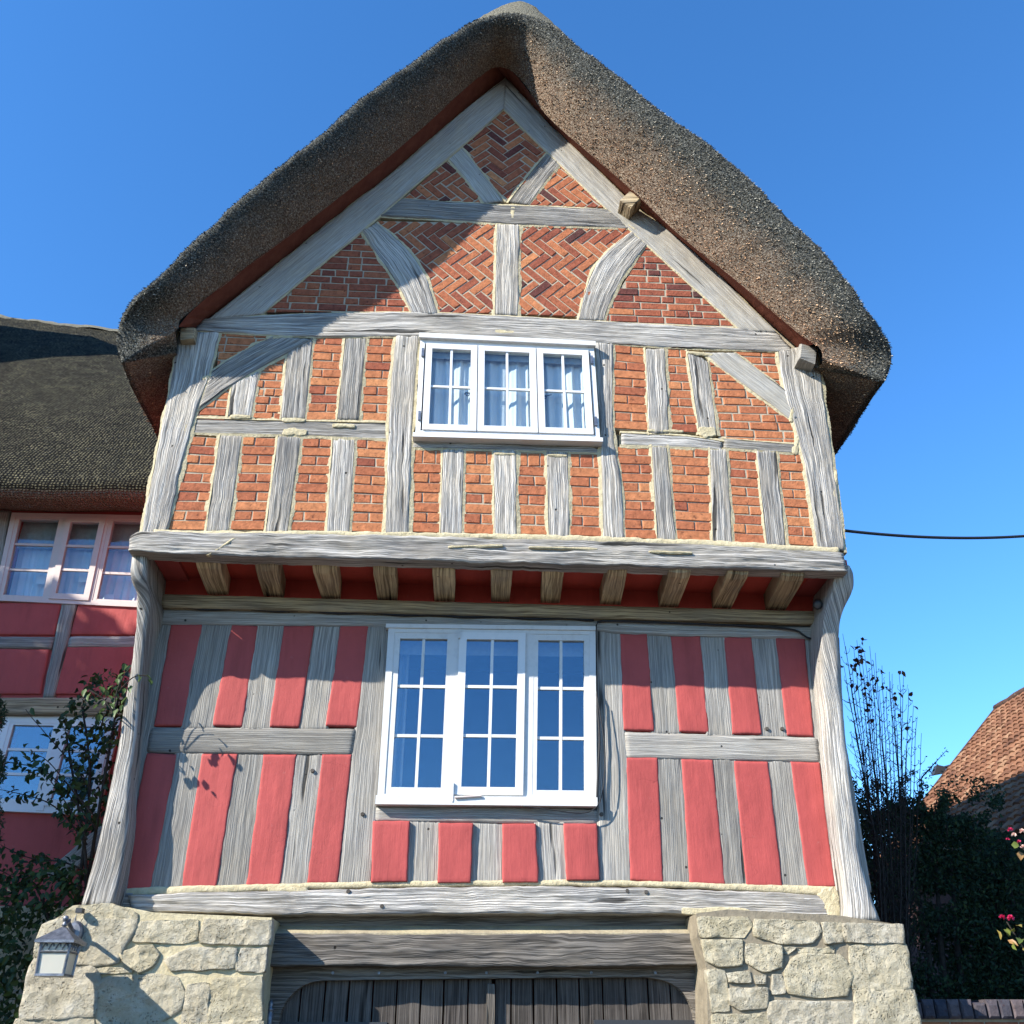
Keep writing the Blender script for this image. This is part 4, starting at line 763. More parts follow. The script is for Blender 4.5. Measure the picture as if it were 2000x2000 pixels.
def scatter_straw(o, V, wt, nm, count, m):
    n = V.shape[1]; rr = 22; A = V[:rr-1, :-1]; e1 = V[1:rr, :-1]-A; e2 = V[:rr-1, 1:]-A; nr = np.cross(e1, e2); ar = np.linalg.norm(nr, axis=2); nr /= ar[..., None]+1e-9
    p = (ar/ar.sum()).ravel(); idx = np.random.choice(len(p), count, p=p); r, k = idx//(n-1), idx % (n-1)
    pos = A[r, k]+e1[r, k]*np.random.rand(count, 1)+e2[r, k]*np.random.rand(count, 1); nn = nr[r, k]
    down = np.stack([np.sign(pos[:, 0]-.13)*.65, np.full(count, -.5), np.full(count, -.55)], 1)
    d = nn*np.where((nn @ np.array([0, -1, .2])) > 0, 1, -1)[:, None]*.55+down*.8+np.random.normal(0, .28, (count, 3)); d /= np.linalg.norm(d, axis=1)[:, None]
    straws(pos, d, np.random.uniform(.012, .026, count), np.random.uniform(.004, .0075, count), wt[r, k], o)
roof = thatch_roof('thatch_roof', house)
# ridge cap
rc = PX([(925, 46), (955, 30), (975, 18), (1000, 10), (1020, 9), (1040, 16), (1060, 32), (1085, 56), (1110, 78)], YV+.32); rc = resample(smoothpoly(np.array(rc), 2), 26); v = []; 
for y, s in ((YV+.27, .94), (YV+.30, 1.0), (YV+.6, 1.02), (YV+2, 1.02), (10.9, 1.02)):
    c = rc.mean(0)-np.array((0, .3))
    for i, p in enumerate(rc): q = c+(p-c)*s; v.append((q[0]+.012*nz(q[0]*20, y*9, q[1]*20), y+.02*nz(q[0]*18, y, 3), q[1]+.014*nz(q[0]*25, y*9, 8)))
f = [(r*26+i, r*26+i+1, (r+1)*26+i+1, (r+1)*26+i) for r in range(4) for i in range(25)]+[tuple(range(26))[::-1]]
mesh('ridge', v, f, M['ridge'], roof, smooth=True)
# red soffit boards behind the rafters
sof_o = [(349, 640), (375, 606), (480, 524), (601, 434), (759, 307), (930, 156), (966, 126)]; sof_i = [(385, 640), (405, 622), (505, 546), (620, 452), (765, 341), (940, 186), (990, 150)]
sor_o = [(966, 126), (1000, 136), (1051, 207), (1143, 293), (1256, 392), (1360, 487), (1493, 596), (1588, 674)]; sor_i = [(985, 150), (1000, 163), (1080, 250), (1160, 325), (1262, 418), (1360, 495), (1470, 600), (1560, 680)]
for A, B in ((sof_o, sof_i), (sor_o, sor_i)):
    a = resample(smoothpoly(np.array(PX(A, YI)), 1), 40); b = resample(smoothpoly(np.array(PX(B, YU+.012)), 1), 40)
    v = [(p[0], YI-.01, p[1]) for p in a]+[(p[0], YU+.016, p[1]) for p in b]+[(p[0], YI+.02, p[1]+.05) for p in a]+[(p[0], YU+.05, p[1]+.03) for p in b]
    f = [(i, i+1, 41+i, 40+i) for i in range(39)]+[(i, i+1, 81+i, 80+i)[::-1] for i in range(39)]; mesh('soffit_board', v, f, M['board_red'], house)
def purlin(px, py, w_, h_, y0, rot, mat):
    c = P(px, py, y0); v = []; 
    for y, s in ((y0, .86), (y0+.012, 1), (YU+.1, 1)):
        for sx, sz in ((-1, -1), (1, -1), (1, 1), (-1, 1)):
            x, z = sx*w_/2*s*random.uniform(.85, 1.1), sz*h_/2*s*random.uniform(.85, 1.1); v.append((c.x+x*math.cos(rot)-z*math.sin(rot), y+random.uniform(-.012, .012), c.z+x*math.sin(rot)+z*math.cos(rot)))
    f = [(0, 1, 2, 3)]+[(k*4+i, (k+1)*4+i, (k+1)*4+(i+1) % 4, k*4+(i+1) % 4) for k in range(2) for i in range(4)]; mesh('purlin_end', v, f, M[mat], house, uv=[(a[1]*2+a[0], a[2]) for a in v])
purlin(1232, 388, .13, .16, YU-.17, R(-40), 'oak_brown'); purlin(366, 651, .11, .11, YU-.09, R(5), 'oak_brown'); purlin(1578, 690, .13, .17, YU-.13, R(-12), 'oak_rafter')

# ------------------------------------------------------------------ left wing
wing = empty('thatched_wing', (-5, 9, 0), 'red plastered wing with netted thatch roof, set back at the left', 'house')
def wall_with_holes(name, x0, x1, z0, z1, holes, y0, y1, mat, parent):
    xs_ = sorted({x0, x1, *[h[0] for h in holes], *[h[1] for h in holes]}); mb = MB()
    for a, b in zip(xs_[:-1], xs_[1:]):
        segs = [(z0, z1)]
        for h in holes:
            if h[0] <= a+1e-6 and h[1] >= b-1e-6: segs = [q for s in segs for q in ((s[0], min(s[1], h[2])), (max(s[0], h[3]), s[1])) if q[1] > q[0]+1e-6]
        for s in segs: mb.box(a, b, y0, y1, s[0], s[1])
    return mb.build(name, mat, parent)
ue = P(0, 962, YW-.45); zE = ue.z
wq1 = [(23, 1001), (318, 1007), (280, 1186), (-14, 1172)]; wq2 = [(8, 1396), (236, 1400), (192, 1592), (-44, 1582)]
def hole(q): p = PX(q, YW); return (max(p[0][0], p[3][0])+.03, min(p[1][0], p[2][0])-.03, max(p[2][1], p[3][1])+.03, min(p[0][1], p[1][1])-.03)
wall_with_holes('plaster_wall', -12, XL+.1, .0, zE+.35, [hole(wq1), hole(wq2)], YW+.01, YW+.25, M['red'], wing)
mb = MB(); mb.box(-12, XL+.1, YW+1.8, YW+1.85, 0, zE+.3); mb.box(-5.2, XL+.1, YW+.3, YW+1.8, zE+.2, zE+.25); mb.build('room_partition', M['inside'], wing)
for q in [((-120, 1178), (122, 1179), (107, 1241), (-140, 1239)), ((151, 1182), (330, 1184), (320, 1241), (137, 1240)), ((-140, 1266), (97, 1269), (80, 1356), (-150, 1356)), ((128, 1264), (325, 1264), (310, 1358), (104, 1356))]: plaster_panel(q, YW, .012, wing)
for nm, A, B in [('stud', [(121, 1174), (82, 1362)], [(153, 1174), (106, 1362)]), ('rail', [(-140, 1242), (106, 1243)], [(-145, 1264), (100, 1267)]), ('rail', [(136, 1242), (325, 1242)], [(130, 1263), (322, 1263)]), ('beam', [(-160, 1362), (300, 1362)], [(-165, 1396), (290, 1396)]), ('brace', [(85, 1706), (220, 1590)], [(118, 1726), (236, 1620)]), ('post', [(-20, 996), (-60, 1180)], [(20, 996), (-14, 1180)])]:
    strip(nm, A, B, YW-.02 if nm != 'beam' else YW-.07, M['oak_plain'] if nm != 'beam' else M['oak_brown'], wing, thick=.1, wob=.004)
w3 = Win(wq1, YW-.03, wing, 'cream three-light casement window under the thatch eave')
mb = MB(); w3.frame(mb, 0, 1, 0, 1, .04, 0, .1); w3.hexa(mb, .345, .365, .02, .98, .002, .09); w3.hexa(mb, .63, .65, .02, .98, .002, .09); w3.part('window', mb, 'pinkwhite')
w3.lights('casement', .03, .345, .025, .975, .035, 1, 3, .006, 'pinkwhite', 'glass_clear', .02); w3.lights('casement', .365, .63, .04, .96, .05, 1, 3, -.01, 'pinkwhite', 'glass_clear', .02); w3.lights('casement', .65, .97, .025, .975, .035, 1, 3, .006, 'pinkwhite', 'glass_clear', .02)
w3.curtain(.04, .96, .02, .34, .12, 9, 'blind', .006); w3.curtain(.04, .96, .3, .98, .16, 14, 'white', .012)  # white sheet added to give the panes a pale sky-reflection look
for u, v_ in ((.22, .72), (.28, .9), (.50, .68), (.44, .9), (.62, .92), (.70, .9)): mb = MB(); w3.hexa(mb, u, u+.06, v_-.07, v_+.03, .1, .104); w3.part('papers', mb, 'curtain')
w4 = Win(wq2, YW-.03, wing, 'white ground floor window behind the leafy shrub')
mb = MB(); w4.frame(mb, 0, 1, 0, 1, .06, 0, .1, .08); w4.hexa(mb, .48, .54, .02, .98, -.005, .09); w4.part('window', mb, 'white')
w4.lights('casement', .055, .49, .05, .93, .04, 1, 3, .004, 'white', 'glass', .02); w4.lights('casement', .53, .95, .05, .93, .045, 1, 3, -.01, 'white', 'glass', .02)
mb = MB(); mb.box(-6.2, XL-.02, YW-.12, YW+.02, 0, P(0, 1770, YW-.1).z); pw = mb.build('plinth_wall', M['grey_mortar'], wing)
x = -6.1; 
while x < XL-.5:
    for z, h in ((1.0, .3), (1.32, .28), (1.62, .3)):
        ww = random.uniform(.35, .55); stone([(x, z), (x+ww, z), (x+ww, z+h), (x, z+h)], YW-.12, .03, pw)
    x += .55
# wing thatch: eave roll, slope, ridge
def wing_roof():
    zt = zE; prof = [(YW+.05, zt+.10), (YW-.2, zt+.02), (YW-.36, zt-.01), (YW-.44, zt+.02), (YW-.47, zt+.08), (YW-.43, zt+.17)]
    rY, rZ = 10.6, P(60, 640, 10.6).z
    n2 = 46
    for k in range(1, n2+1): t = k/n2; prof.append((YW-.43+(rY-YW+.43)*t, zt+.17+(rZ-zt-.17)*t+.10*math.sin(math.pi*t)))
    prof.append((rY+.4, rZ-.3)); prof.append((13.5, zt)); xs_ = np.linspace(-13, XL+.6, 130); v = []; wt = []; uv = []
    for k, (y, z) in enumerate(prof):
        for x in xs_:
            sag = -.10*(x+4.6) if k > 6 else .03*math.sin(x*1.3); d = .03*nz(x*1.3, y*1.3, z)+.012*nz(x*6, y*6, z*6)
            v.append((x, y-.6*d, z+.6*d+sag*min(1, max(0, (k-6)/30)))); wt.append(.12 if k < 4 else .88); uv.append((x, k*.09))
    n = len(xs_); f = [(k*n+i, k*n+i+1, (k+1)*n+i+1, (k+1)*n+i) for k in range(len(prof)-1) for i in range(n-1)]
    o = mesh('thatch_roof', v, f, M['thatch_net'], wing, uv=uv, smooth=True, attr=wt, attrname='weather')
    c = 5000; V = np.array(v).reshape(len(prof), n, 3); lo = np.searchsorted(xs_, -6); r = np.random.randint(3, n2+5, c); k = np.random.randint(lo, n-1, c); fr = np.random.rand(c, 1)
    pos = V[r, k]*(1-fr)+V[r+1, np.minimum(k+1, n-1)]*fr; d = np.array([0, -.75, -.35])+np.random.normal(0, .3, (c, 3)); d /= np.linalg.norm(d, axis=1)[:, None]
    straws(pos, d, np.random.uniform(.02, .045, c), np.random.uniform(.004, .007, c), np.full(c, 1.0), o)
    rp = [(rY-.07, rZ-.07), (rY-.05, rZ-.03), (rY-.03, rZ+.0), (rY, rZ+.02), (rY+.3, rZ-.1)]; v = [(x, y+.02*nz(x*5, y*5, 0), z+.03*nz(x*4, y, 5)-.10*(x+4.6)+.02*nz(x*11, y*11, 3)) for y, z in rp for x in xs_]; mesh('ridge', v, [(k*n+i, k*n+i+1, (k+1)*n+i+1, (k+1)*n+i) for k in range(4) for i in range(n-1)], M['ridge'], o, smooth=True)
wing_roof()
# the wing's chimney, just outside the picture to the left: its shadow lies on the thatch
tip = P(204, 668, 10.15); k = (tip.x+6.6)/1.6
mb = MB(); mb.box(-7.7, -6.6, 8.3, 9.15, 5, tip.z+k*1.18); mb.box(-7.76, -6.54, 8.24, 9.21, tip.z+k*1.18-.25, tip.z+k*1.18-.12); mb.build('chimney', M['brick'], wing)

# ------------------------------------------------------------------ foliage helpers
def leaves(name, pos, d, nrm, L, W, mat, parent, tone, kind=None):
    n = len(pos); d = d/(np.linalg.norm(d, axis=1)[:, None]+1e-9); s = np.cross(d, nrm); s /= np.linalg.norm(s, axis=1)[:, None]+1e-9; nr = np.cross(s, d)
    L = L[:, None]; W = W[:, None]; a = pos; m1 = pos+d*L*.35; m2 = pos+d*L*.7; tip = pos+d*L-nr*L*.12; up = nr*W*.18
    v = np.stack([a, m1+s*W*.5+up, m2+s*W*.38+up, tip, m2-s*W*.38+up, m1-s*W*.5+up, (m1+m2)/2], 1).reshape(-1, 3); k = np.arange(n)*7
    f = np.concatenate([np.stack([k+6, k+i, k+j], 1) for i, j in ((0, 1), (1, 2), (2, 3), (3, 4), (4, 5), (5, 0))])
    o = tri_mesh(name, v, f, mat, parent, {'tone': np.repeat(tone, 7)})
    if kind: tag(o, kind=kind)
    return o
def cloud(n, px0, px1, py0, py1, y0, y1, mask=None):
    out = []
    while len(out) < n:
        px, py, y = random.uniform(px0, px1), random.uniform(py0, py1), random.uniform(y0, y1)
        if mask is None or mask(px, py, y): out.append(P(px, py, y))
    return np.array([tuple(p) for p in out])
def inpoly(px, py, pg):
    r = False; j = len(pg)-1
    for i in range(len(pg)):
        if (pg[i][1] > py) != (pg[j][1] > py) and px < (pg[j][0]-pg[i][0])*(py-pg[i][1])/(pg[j][1]-pg[i][1]+1e-9)+pg[i][0]: r = not r
        j = i
    return r
def rnd_dirs(n, bias=(0, -.3, -.2), s=.6): return np.array(bias)+np.random.normal(0, s, (n, 3))

# ---- leafy shrub in the angle of the wing
base = P(150, 2300, 6.95); base.z = 0
shrub = empty('leafy_shrub', base, 'dark leafy shrub climbing in the corner left of the curved post', 'shrub')
dens = [(170, 1320), (235, 1300), (262, 1290), (245, 1400), (225, 1500), (205, 1600), (165, 1640), (120, 1600), (150, 1500), (105, 1440), (120, 1390), (150, 1350)]
low = [(20, 1690), (90, 1660), (150, 1700), (190, 1690), (165, 1760), (120, 1800), (88, 1810), (60, 1900), (30, 2010), (0, 2010), (-60, 2010), (-60, 1740)]
Ysh = 6.95
def msk(px, py, y): return inpoly(px, py, dens) and nz(px*.02, py*.02, y*2) > -.35
def msk2(px, py, y): return inpoly(px, py, low) and nz(px*.025, py*.025, y*2) > -.15
a1 = cloud(650, 100, 265, 1290, 1640, 6.75, 7.25, msk); a2 = cloud(1100, -60, 195, 1660, 2010, 6.6, 7.3, msk2)
sprays = [([(190, 1560), (140, 1490), (60, 1400), (50, 1385)], 16), ([(190, 1620), (140, 1560), (90, 1500), (20, 1490), (-20, 1480)], 60), ([(170, 1650), (110, 1570), (40, 1550), (-10, 1540)], 60), ([(165, 1700), (120, 1680), (60, 1680), (0, 1650)], 50), ([(150, 1740), (95, 1700), (40, 1720), (0, 1700)], 60), ([(170, 1640), (150, 1600), (110, 1540), (80, 1500)], 40), ([(180, 1590), (130, 1530), (90, 1480), (60, 1470)], 30)]
sp = []; st = MB()
for pth, nl in sprays:
    pp = resample(smoothpoly(np.array(pth, float), 2), 14); yy = random.uniform(6.7, 6.9); st.tube([P(a, b, yy) for a, b in pp], [.006-.0003*i for i in range(14)], 4)
    for _ in range(nl): a, b = pp[random.randint(1, 13)]; sp.append(P(a+random.gauss(0, 9), b+random.gauss(0, 9), yy+random.uniform(-.07, .07)))
a3 = np.array([tuple(p) for p in sp]); allp = np.vstack([a1, a2, a3]); n = len(allp)
tn = np.clip(np.random.normal(.4, .22, n), 0, 1)
leaves('crown', allp, rnd_dirs(n, (0, -.4, -.6), .6), np.random.normal(0, 1, (n, 3))+np.array([0, -1, .8]), np.random.uniform(.038, .072, n), np.random.uniform(.022, .04, n), M['leaf'], shrub, tn)
for pth in ([(150, 2300), (160, 1800), (190, 1600), (225, 1400), (240, 1310)], [(150, 2300), (140, 1850), (165, 1650), (180, 1500), (160, 1380)], [(150, 2300), (110, 1900), (90, 1750), (40, 1700)], [(150, 2300), (175, 1700), (150, 1560), (130, 1440)]):
    pp = resample(smoothpoly(np.array(pth, float), 2), 16); pts = [P(a, b, 6.95+.05*math.sin(i)) for i, (a, b) in enumerate(pp)]; pts[0] = Vector((base.x, base.y, 0)); st.tube(pts, [.022-.001*i for i in range(16)], 6)
st.build('stems', M['bark'], shrub, True)
# sunlit sprig: its larger leaves one by one
SPY = 6.26; lm = None; sprig = [(168, 1345), (178, 1352), (186, 1362), (196, 1340), (206, 1346), (212, 1358), (222, 1338), (228, 1325), (236, 1318), (246, 1312), (252, 1300), (244, 1296), (262, 1312), (270, 1316), (278, 1322), (285, 1318), (290, 1326), (203, 1368), (214, 1374), (224, 1370), (234, 1360), (206, 1384), (218, 1390), (230, 1384), (240, 1376), (196, 1394), (210, 1402), (244, 1344), (256, 1338), (250, 1360), (222, 1352), (192, 1376)]
for i, (a, b) in enumerate(sprig):
    c = P(a, b, SPY+random.uniform(-.13, .12)); d = np.array([[random.gauss(0, .5), -.3, -.8]]); 
    if lm is None:
        o = leaves('leaf', np.zeros((1, 3)), np.array([[1., 0, 0]]), np.array([[0, 0, 1.]]), np.array([.085]), np.array([.048]), M['leaf'], shrub, np.array([.95])); lm = o.data
    else: o = link(bpy.data.objects.new('leaf', lm), shrub)
    o.location = c; dv = Vector(d[0]).normalized(); q = dv.to_track_quat('X', 'Z'); o.rotation_euler = q.to_euler(); o.rotation_euler.rotate_axis('X', random.uniform(-.8, .8)); s = random.uniform(.5, .85); o.scale = (s, s, s)
mb = MB(); 
for pth in ([(225, 1420), (222, 1380), (230, 1340), (250, 1305)], [(225, 1400), (205, 1365), (175, 1348)], [(232, 1350), (262, 1318), (288, 1320)]): pp = resample(smoothpoly(np.array(pth, float), 2), 8); mb.tube([P(a, b, SPY+(.5 if b > 1395 else 0)) for a, b in pp], .004, 4)
mb.build('sprig_stems', M['bark'], shrub)
# clipped yew at the very edge
yb = P(-30, 2300, 6.6); yb.z = 0
yew = empty('clipped_yew', yb, 'dark clipped yew cut off by the left edge of the picture', 'shrub')
pts = []
for (cx, cy, rx, ry) in ((-22, 1395, 34, 42), (-24, 1500, 34, 46), (-34, 1600, 40, 70)):
    for _ in range(1500): a = random.uniform(0, 6.283); r = math.sqrt(random.random()); pts.append(tuple(P(cx+rx*r*math.cos(a), cy+ry*r*math.sin(a), 6.6+random.uniform(-.12, .12))))
pts = np.array(pts); n = len(pts); leaves('crown', pts, rnd_dirs(n, (0, 0, .2), .7), np.random.normal(0, 1, (n, 3)), np.full(n, .03), np.full(n, .008), M['hedge'], yew, np.random.rand(n)*.5)
mb = MB(); mb.tube([yb, P(-34, 1700, 6.6), P(-22, 1380, 6.6)], [.05, .04, .015], 7); mb.build('trunk', M['bark'], yew)

# broad tree in front of the wing, outside the picture: it shades the lower wing wall
tree = empty('broadleaf_tree', (-8.25, 4.45, 0), 'broad leafy tree in front of the wing beyond the left edge', 'tree')
pts = np.random.normal(0, 1, (14000, 3)); pts /= np.linalg.norm(pts, axis=1)[:, None]; pts *= (np.random.rand(14000, 1)**.33); pts = np.sign(pts)*np.abs(pts)**.6*np.array([1.45, 1.05, 3.4])+np.array([-8.25, 4.45, 4.85]); n = len(pts)
leaves('crown', pts, rnd_dirs(n, (0, 0, -.3), .7), np.random.normal(0, 1, (n, 3)), np.random.uniform(.14, .2, n), np.random.uniform(.09, .12, n), M['leaf'], tree, np.random.rand(n))
mb = MB(); mb.tube([(-8.25, 4.45, 0), (-8.2, 4.45, 1.6), (-8.25, 4.5, 3.2), (-8.2, 4.45, 6)], [.2, .16, .12, .05], 9); mb.tube([(-8.2, 4.45, 1.9), (-7.6, 4.3, 3.6)], [.09, .03], 6); mb.tube([(-8.2, 4.45, 2.2), (-8.8, 4.7, 4)], [.09, .03], 6); mb.build('trunk', M['bark'], tree)
# ---- right: tall bare shrub, hedge, roses
bb = P(1765, 2000, 8.2); bb.z = 0
tall = empty('bare_shrub', bb, 'tall thin-stemmed shrub nearly bare with a few brown leaves', 'shrub')
mb = MB(); lp = []; sp2 = []
tips = [(1646, 1238), (1652, 1262), (1668, 1266), (1674, 1250), (1680, 1258), (1690, 1275), (1700, 1262), (1710, 1275), (1722, 1300), (1736, 1312), (1742, 1316), (1756, 1315), (1764, 1320), (1775, 1345), (1783, 1378), (1790, 1400), (1772, 1420), (1800, 1432), (1648, 1300), (1655, 1340), (1664, 1380), (1698, 1310), (1716, 1340), (1730, 1350), (1748, 1370), (1760, 1380), (1664, 1300), (1686, 1330), (1706, 1290), (1660, 1430), (1690, 1400), (1740, 1330)]
for i, (a, b) in enumerate(tips):
    bx = 1752+(a-1720)*.32+random.uniform(-8, 8); yy = 8.2+random.uniform(-.25, .25); mid = (bx*.68+a*.32+random.uniform(-9, 9), 1640+random.uniform(-50, 50))
    pp = resample(smoothpoly(np.array([(bx, 2080), (bx-4, 1850), mid, ((mid[0]+a)/2, (mid[1]+b)/2), (a, b)], float), 2), 22); pts = [P(x+random.gauss(0, .8), y, yy) for x, y in pp]; mb.tube(pts, [.0105-.0004*k for k in range(21)]+[.0018], 5)
    for k in range(5, 21):
        for _ in range(3 if k < 16 else 2):
            c = pts[k]; sgn = random.choice((-1, 1)); l = random.uniform(.06, .26)*(1.2-k/22); e = c+Vector((sgn*l*random.uniform(.4, 1.0), random.uniform(-.06, .06), l)); mb.tube([c, (c+e)/2+Vector((sgn*.015, 0, 0)), e], [.0028, .002, .0014], 3, False)
            if random.random() < (.25 if k > 12 else .8): lp.append(tuple(c+(e-c)*random.random()))
            if random.random() < .7: sp2.append(tuple(e))
mb.build('stems', M['bark'], tall, True)
br = [(1643, 1300), (1660, 1300), (1668, 1304), (1672, 1312), (1690, 1290), (1682, 1262), (1678, 1268), (1680, 1278), (1720, 1308), (1709, 1322), (1676, 1290), (1670, 1288), (1668, 1268), (1685, 1325), (1692, 1335), (1706, 1332), (1712, 1334), (1725, 1338), (1730, 1342), (1684, 1345), (1690, 1352), (1694, 1362), (1692, 1380), (1706, 1346), (1746, 1360), (1748, 1370), (1752, 1352), (1700, 1404), (1762, 1310), (1770, 1415), (1776, 1420), (1784, 1380), (1694, 1383), (1664, 1335), (1672, 1338), (1680, 1246), (1685, 1253), (1774, 1358), (1756, 1394)]
p = np.array([tuple(P(a+random.gauss(0, 1), b+random.gauss(0, 1), 8.2+random.uniform(-.1, .1))) for a, b in br for _ in range(2)]); n = len(p)
leaves('brown_leaves', p, rnd_dirs(n, (0, -.2, -.6), .6), np.random.normal(0, 1, (n, 3)), np.random.uniform(.04, .07, n), np.random.uniform(.025, .045, n), M['brownleaf'], tall, np.random.rand(n))
p = np.array(lp+sp2); n = len(p); leaves('small_leaves', p, rnd_dirs(n, (0, 0, .1), .7), np.random.normal(0, 1, (n, 3)), np.random.uniform(.012, .026, n), np.random.uniform(.007, .013, n), M['hedge'], tall, np.random.rand(n))
hb = P(1900, 2050, 9.2); hb.z = 0
hedge = empty('dense_hedge', hb, 'dense dark evergreen hedge in shade behind the garden wall', 'hedge')
hp = [(1670, 1570), (1700, 1590), (1740, 1570), (1790, 1585), (1830, 1590), (1880, 1600), (1930, 1620), (2010, 1640), (2040, 2020), (1740, 2020), (1710, 1850), (1690, 1700)]
def hm(px, py, y):
    if not inpoly(px, py, hp): return False
    t = nz(px*.018, py*.018, y*1.5)+.4*nz(px*.06, py*.06, y*4)
    if 1700 < px < 1900 and py > 1745: return t > (.0 if px < 1870 else -.3)
    return t > -.8
p = np.vstack([cloud(34000, 1660, 2045, 1560, 2020, 8.7, 10.2, hm), cloud(2600, 1655, 1960, 1490, 1620, 8.6, 9.4, lambda x, y, z: nz(x*.03, y*.03, z) > .1 and y > 1490+abs(x-1800)*.25 and y > 1560-max(0, random.gauss(0, 30)))]); n = len(p)
tn = np.clip(np.random.normal(.35, .25, n), 0, 1)
leaves('crown', p, rnd_dirs(n, (0, -.1, .1), .7), np.random.normal(0, 1, (n, 3))+np.array([0, -.6, .5]), np.random.uniform(.03, .06, n), np.random.uniform(.014, .026, n), M['hedge'], hedge, tn)
mb = MB(); lf = []
for a, b, c, d in [(1740, 1590, 1798, 1502), (1790, 1610, 1850, 1464), (1800, 1600, 1822, 1496), (1760, 1600, 1775, 1520), (1820, 1620, 1880, 1540), (1700, 1600, 1668, 1520), (1850, 1640, 1890, 1590), (1780, 1600, 1770, 1540), (1720, 1600, 1712, 1530), (1830, 1620, 1850, 1560)]:
    A, B = P(a, b, 8.7), P(c, d, 8.7); C = (A+B)/2+Vector((-.08, 0, .08)); pts = [A, (A+C)/2, C, (C+B)/2, B]; mb.tube(pts, [.008, .006, .005, .004, .002], 4)
    for k in range(70): t = random.random(); q = A*(1-t)**2+C*2*t*(1-t)+B*t*t; lf.append(tuple(q+Vector((random.gauss(0, .012), random.gauss(0, .012), random.gauss(0, .012)))))
for a in (1748, 1790, 1840, 1870, 1930, 1980):
    mb.tube([P(a, 2080, 9.1)-Vector((0, 0, P(a, 2080, 9.1).z)), P(a+random.uniform(-15, 25), 1850, 9.0), P(a+random.uniform(-30, 30), 1680, 9.0)], [.035, .025, .012], 6)
mb.build('branches', M['bark'], hedge, True); lf = np.array(lf); n = len(lf)
leaves('spray_leaves', lf, rnd_dirs(n, (0, 0, .3), .7), np.random.normal(0, 1, (n, 3)), np.random.uniform(.022, .036, n), np.random.uniform(.009, .015, n), M['hedge'], hedge, np.random.rand(n))

def rose(name, pos_list, label, leafspots, stem, Y):
    b = P(stem[0][0], 2060, Y); b.z = 0; r = empty(name, b, label, 'rose', 'roses by the garden wall')
    mb = MB(); pts = [Vector((b.x, b.y, 0))]+[P(a, c, Y) for a, c in stem]; mb.tube(pts, .004, 5); mb.build('stem', M['bark'], r)
    for a, c, s, tone in pos_list:
        ctr = P(a, c, Y); n = 26; ph = np.random.rand(n)*6.28; el = np.random.uniform(-.2, 1.3, n); d = np.stack([np.cos(ph)*np.cos(el), np.sin(ph)*np.cos(el)-.5, np.sin(el)], 1)
        leaves('flower', np.tile(np.array(ctr), (n, 1))+d*s*.15, d, np.random.normal(0, 1, (n, 3)), np.full(n, s*.34), np.full(n, s*.3), M['petal'], r, np.clip(np.random.normal(tone, .15, n), 0, 1))
    p = np.array([tuple(P(a, c, Y+random.uniform(-.03, .03))) for a, c in leafspots]); n = len(p)
    leaves('foliage', p, rnd_dirs(n, (0, -.3, -.5), .5), np.random.normal(0, 1, (n, 3))+np.array([0, -1.5, .5]), np.random.uniform(.05, .075, n), np.random.uniform(.035, .05, n), M['roseleaf'], r, np.random.rand(n))
rose('rose_bush', [(1973, 1622, .045, .3), (1968, 1640, .03, .3), (1990, 1644, .032, .4), (1980, 1632, .045, 1), (1996, 1625, .05, 1), (1984, 1652, .045, 1), (1997, 1655, .045, 1)], 'sunlit cluster of pink and cream blooms at the right edge', [(2004, 1665), (1990, 1662), (2012, 1650), (1975, 1650)], [(2060, 1900), (2030, 1720), (1990, 1640)], 6.9)
rose('rose_bush', [(1957, 1793, .05, .1), (1974, 1795, .06, .1)], 'pair of deep magenta blooms above yellowing leaves', [(1966, 1812), (1972, 1818), (1960, 1815), (1968, 1836), (1978, 1840), (1955, 1836), (1990, 1832), (1985, 1808), (1998, 1850), (1996, 1836)], [(2080, 1960), (2020, 1880), (1985, 1830), (1966, 1800)], 6.9)
# ---- garden wall
gw = empty('garden_wall', (4, 6.85, 0), 'low red brick wall capped with dark blue coping bricks, lower right', 'wall')
YG = 6.8; zt = P(1900, 1952, YG).z; zb_ = P(1900, 1990, YG).z; x0 = P(1778, 1970, YG).x
mb = MB(); mb.box(x0-.3, x0+4, YG+.02, YG+.24, 0, zt-.02); mb.build('core', M['joint'], gw)
x = x0-.1; bw = P(1921, 1970, YG).x-P(1896, 1970, YG).x
for k in range(40):
    v, f = brick_geo([(x+.004, zb_), (x+bw-.005, zb_), (x+bw-.005, zt), (x+.004, zt)], YG-.03+random.uniform(-.004, .004), .28, .012); v = [(a, b, c-(.02 if b < YG-.02 and c > (zt+zb_)/2 else 0)) for a, b, c in v]
    mesh('coping_brick', v, f, M['blue_brick'], gw, attr=random.random()); x += bw
for r in range(6):
    x = x0-.2-(r % 2)*.11; z = zb_-.012-.075*(r+1)
    while x < x0+3.6: v, f = brick_geo([(x+.005, z+.005), (x+.22, z+.005), (x+.22, z+.07), (x+.005, z+.07)], YG+.012); mesh('brick', v, f, M['brick'], gw, attr=tone_of('mix')); x += .225
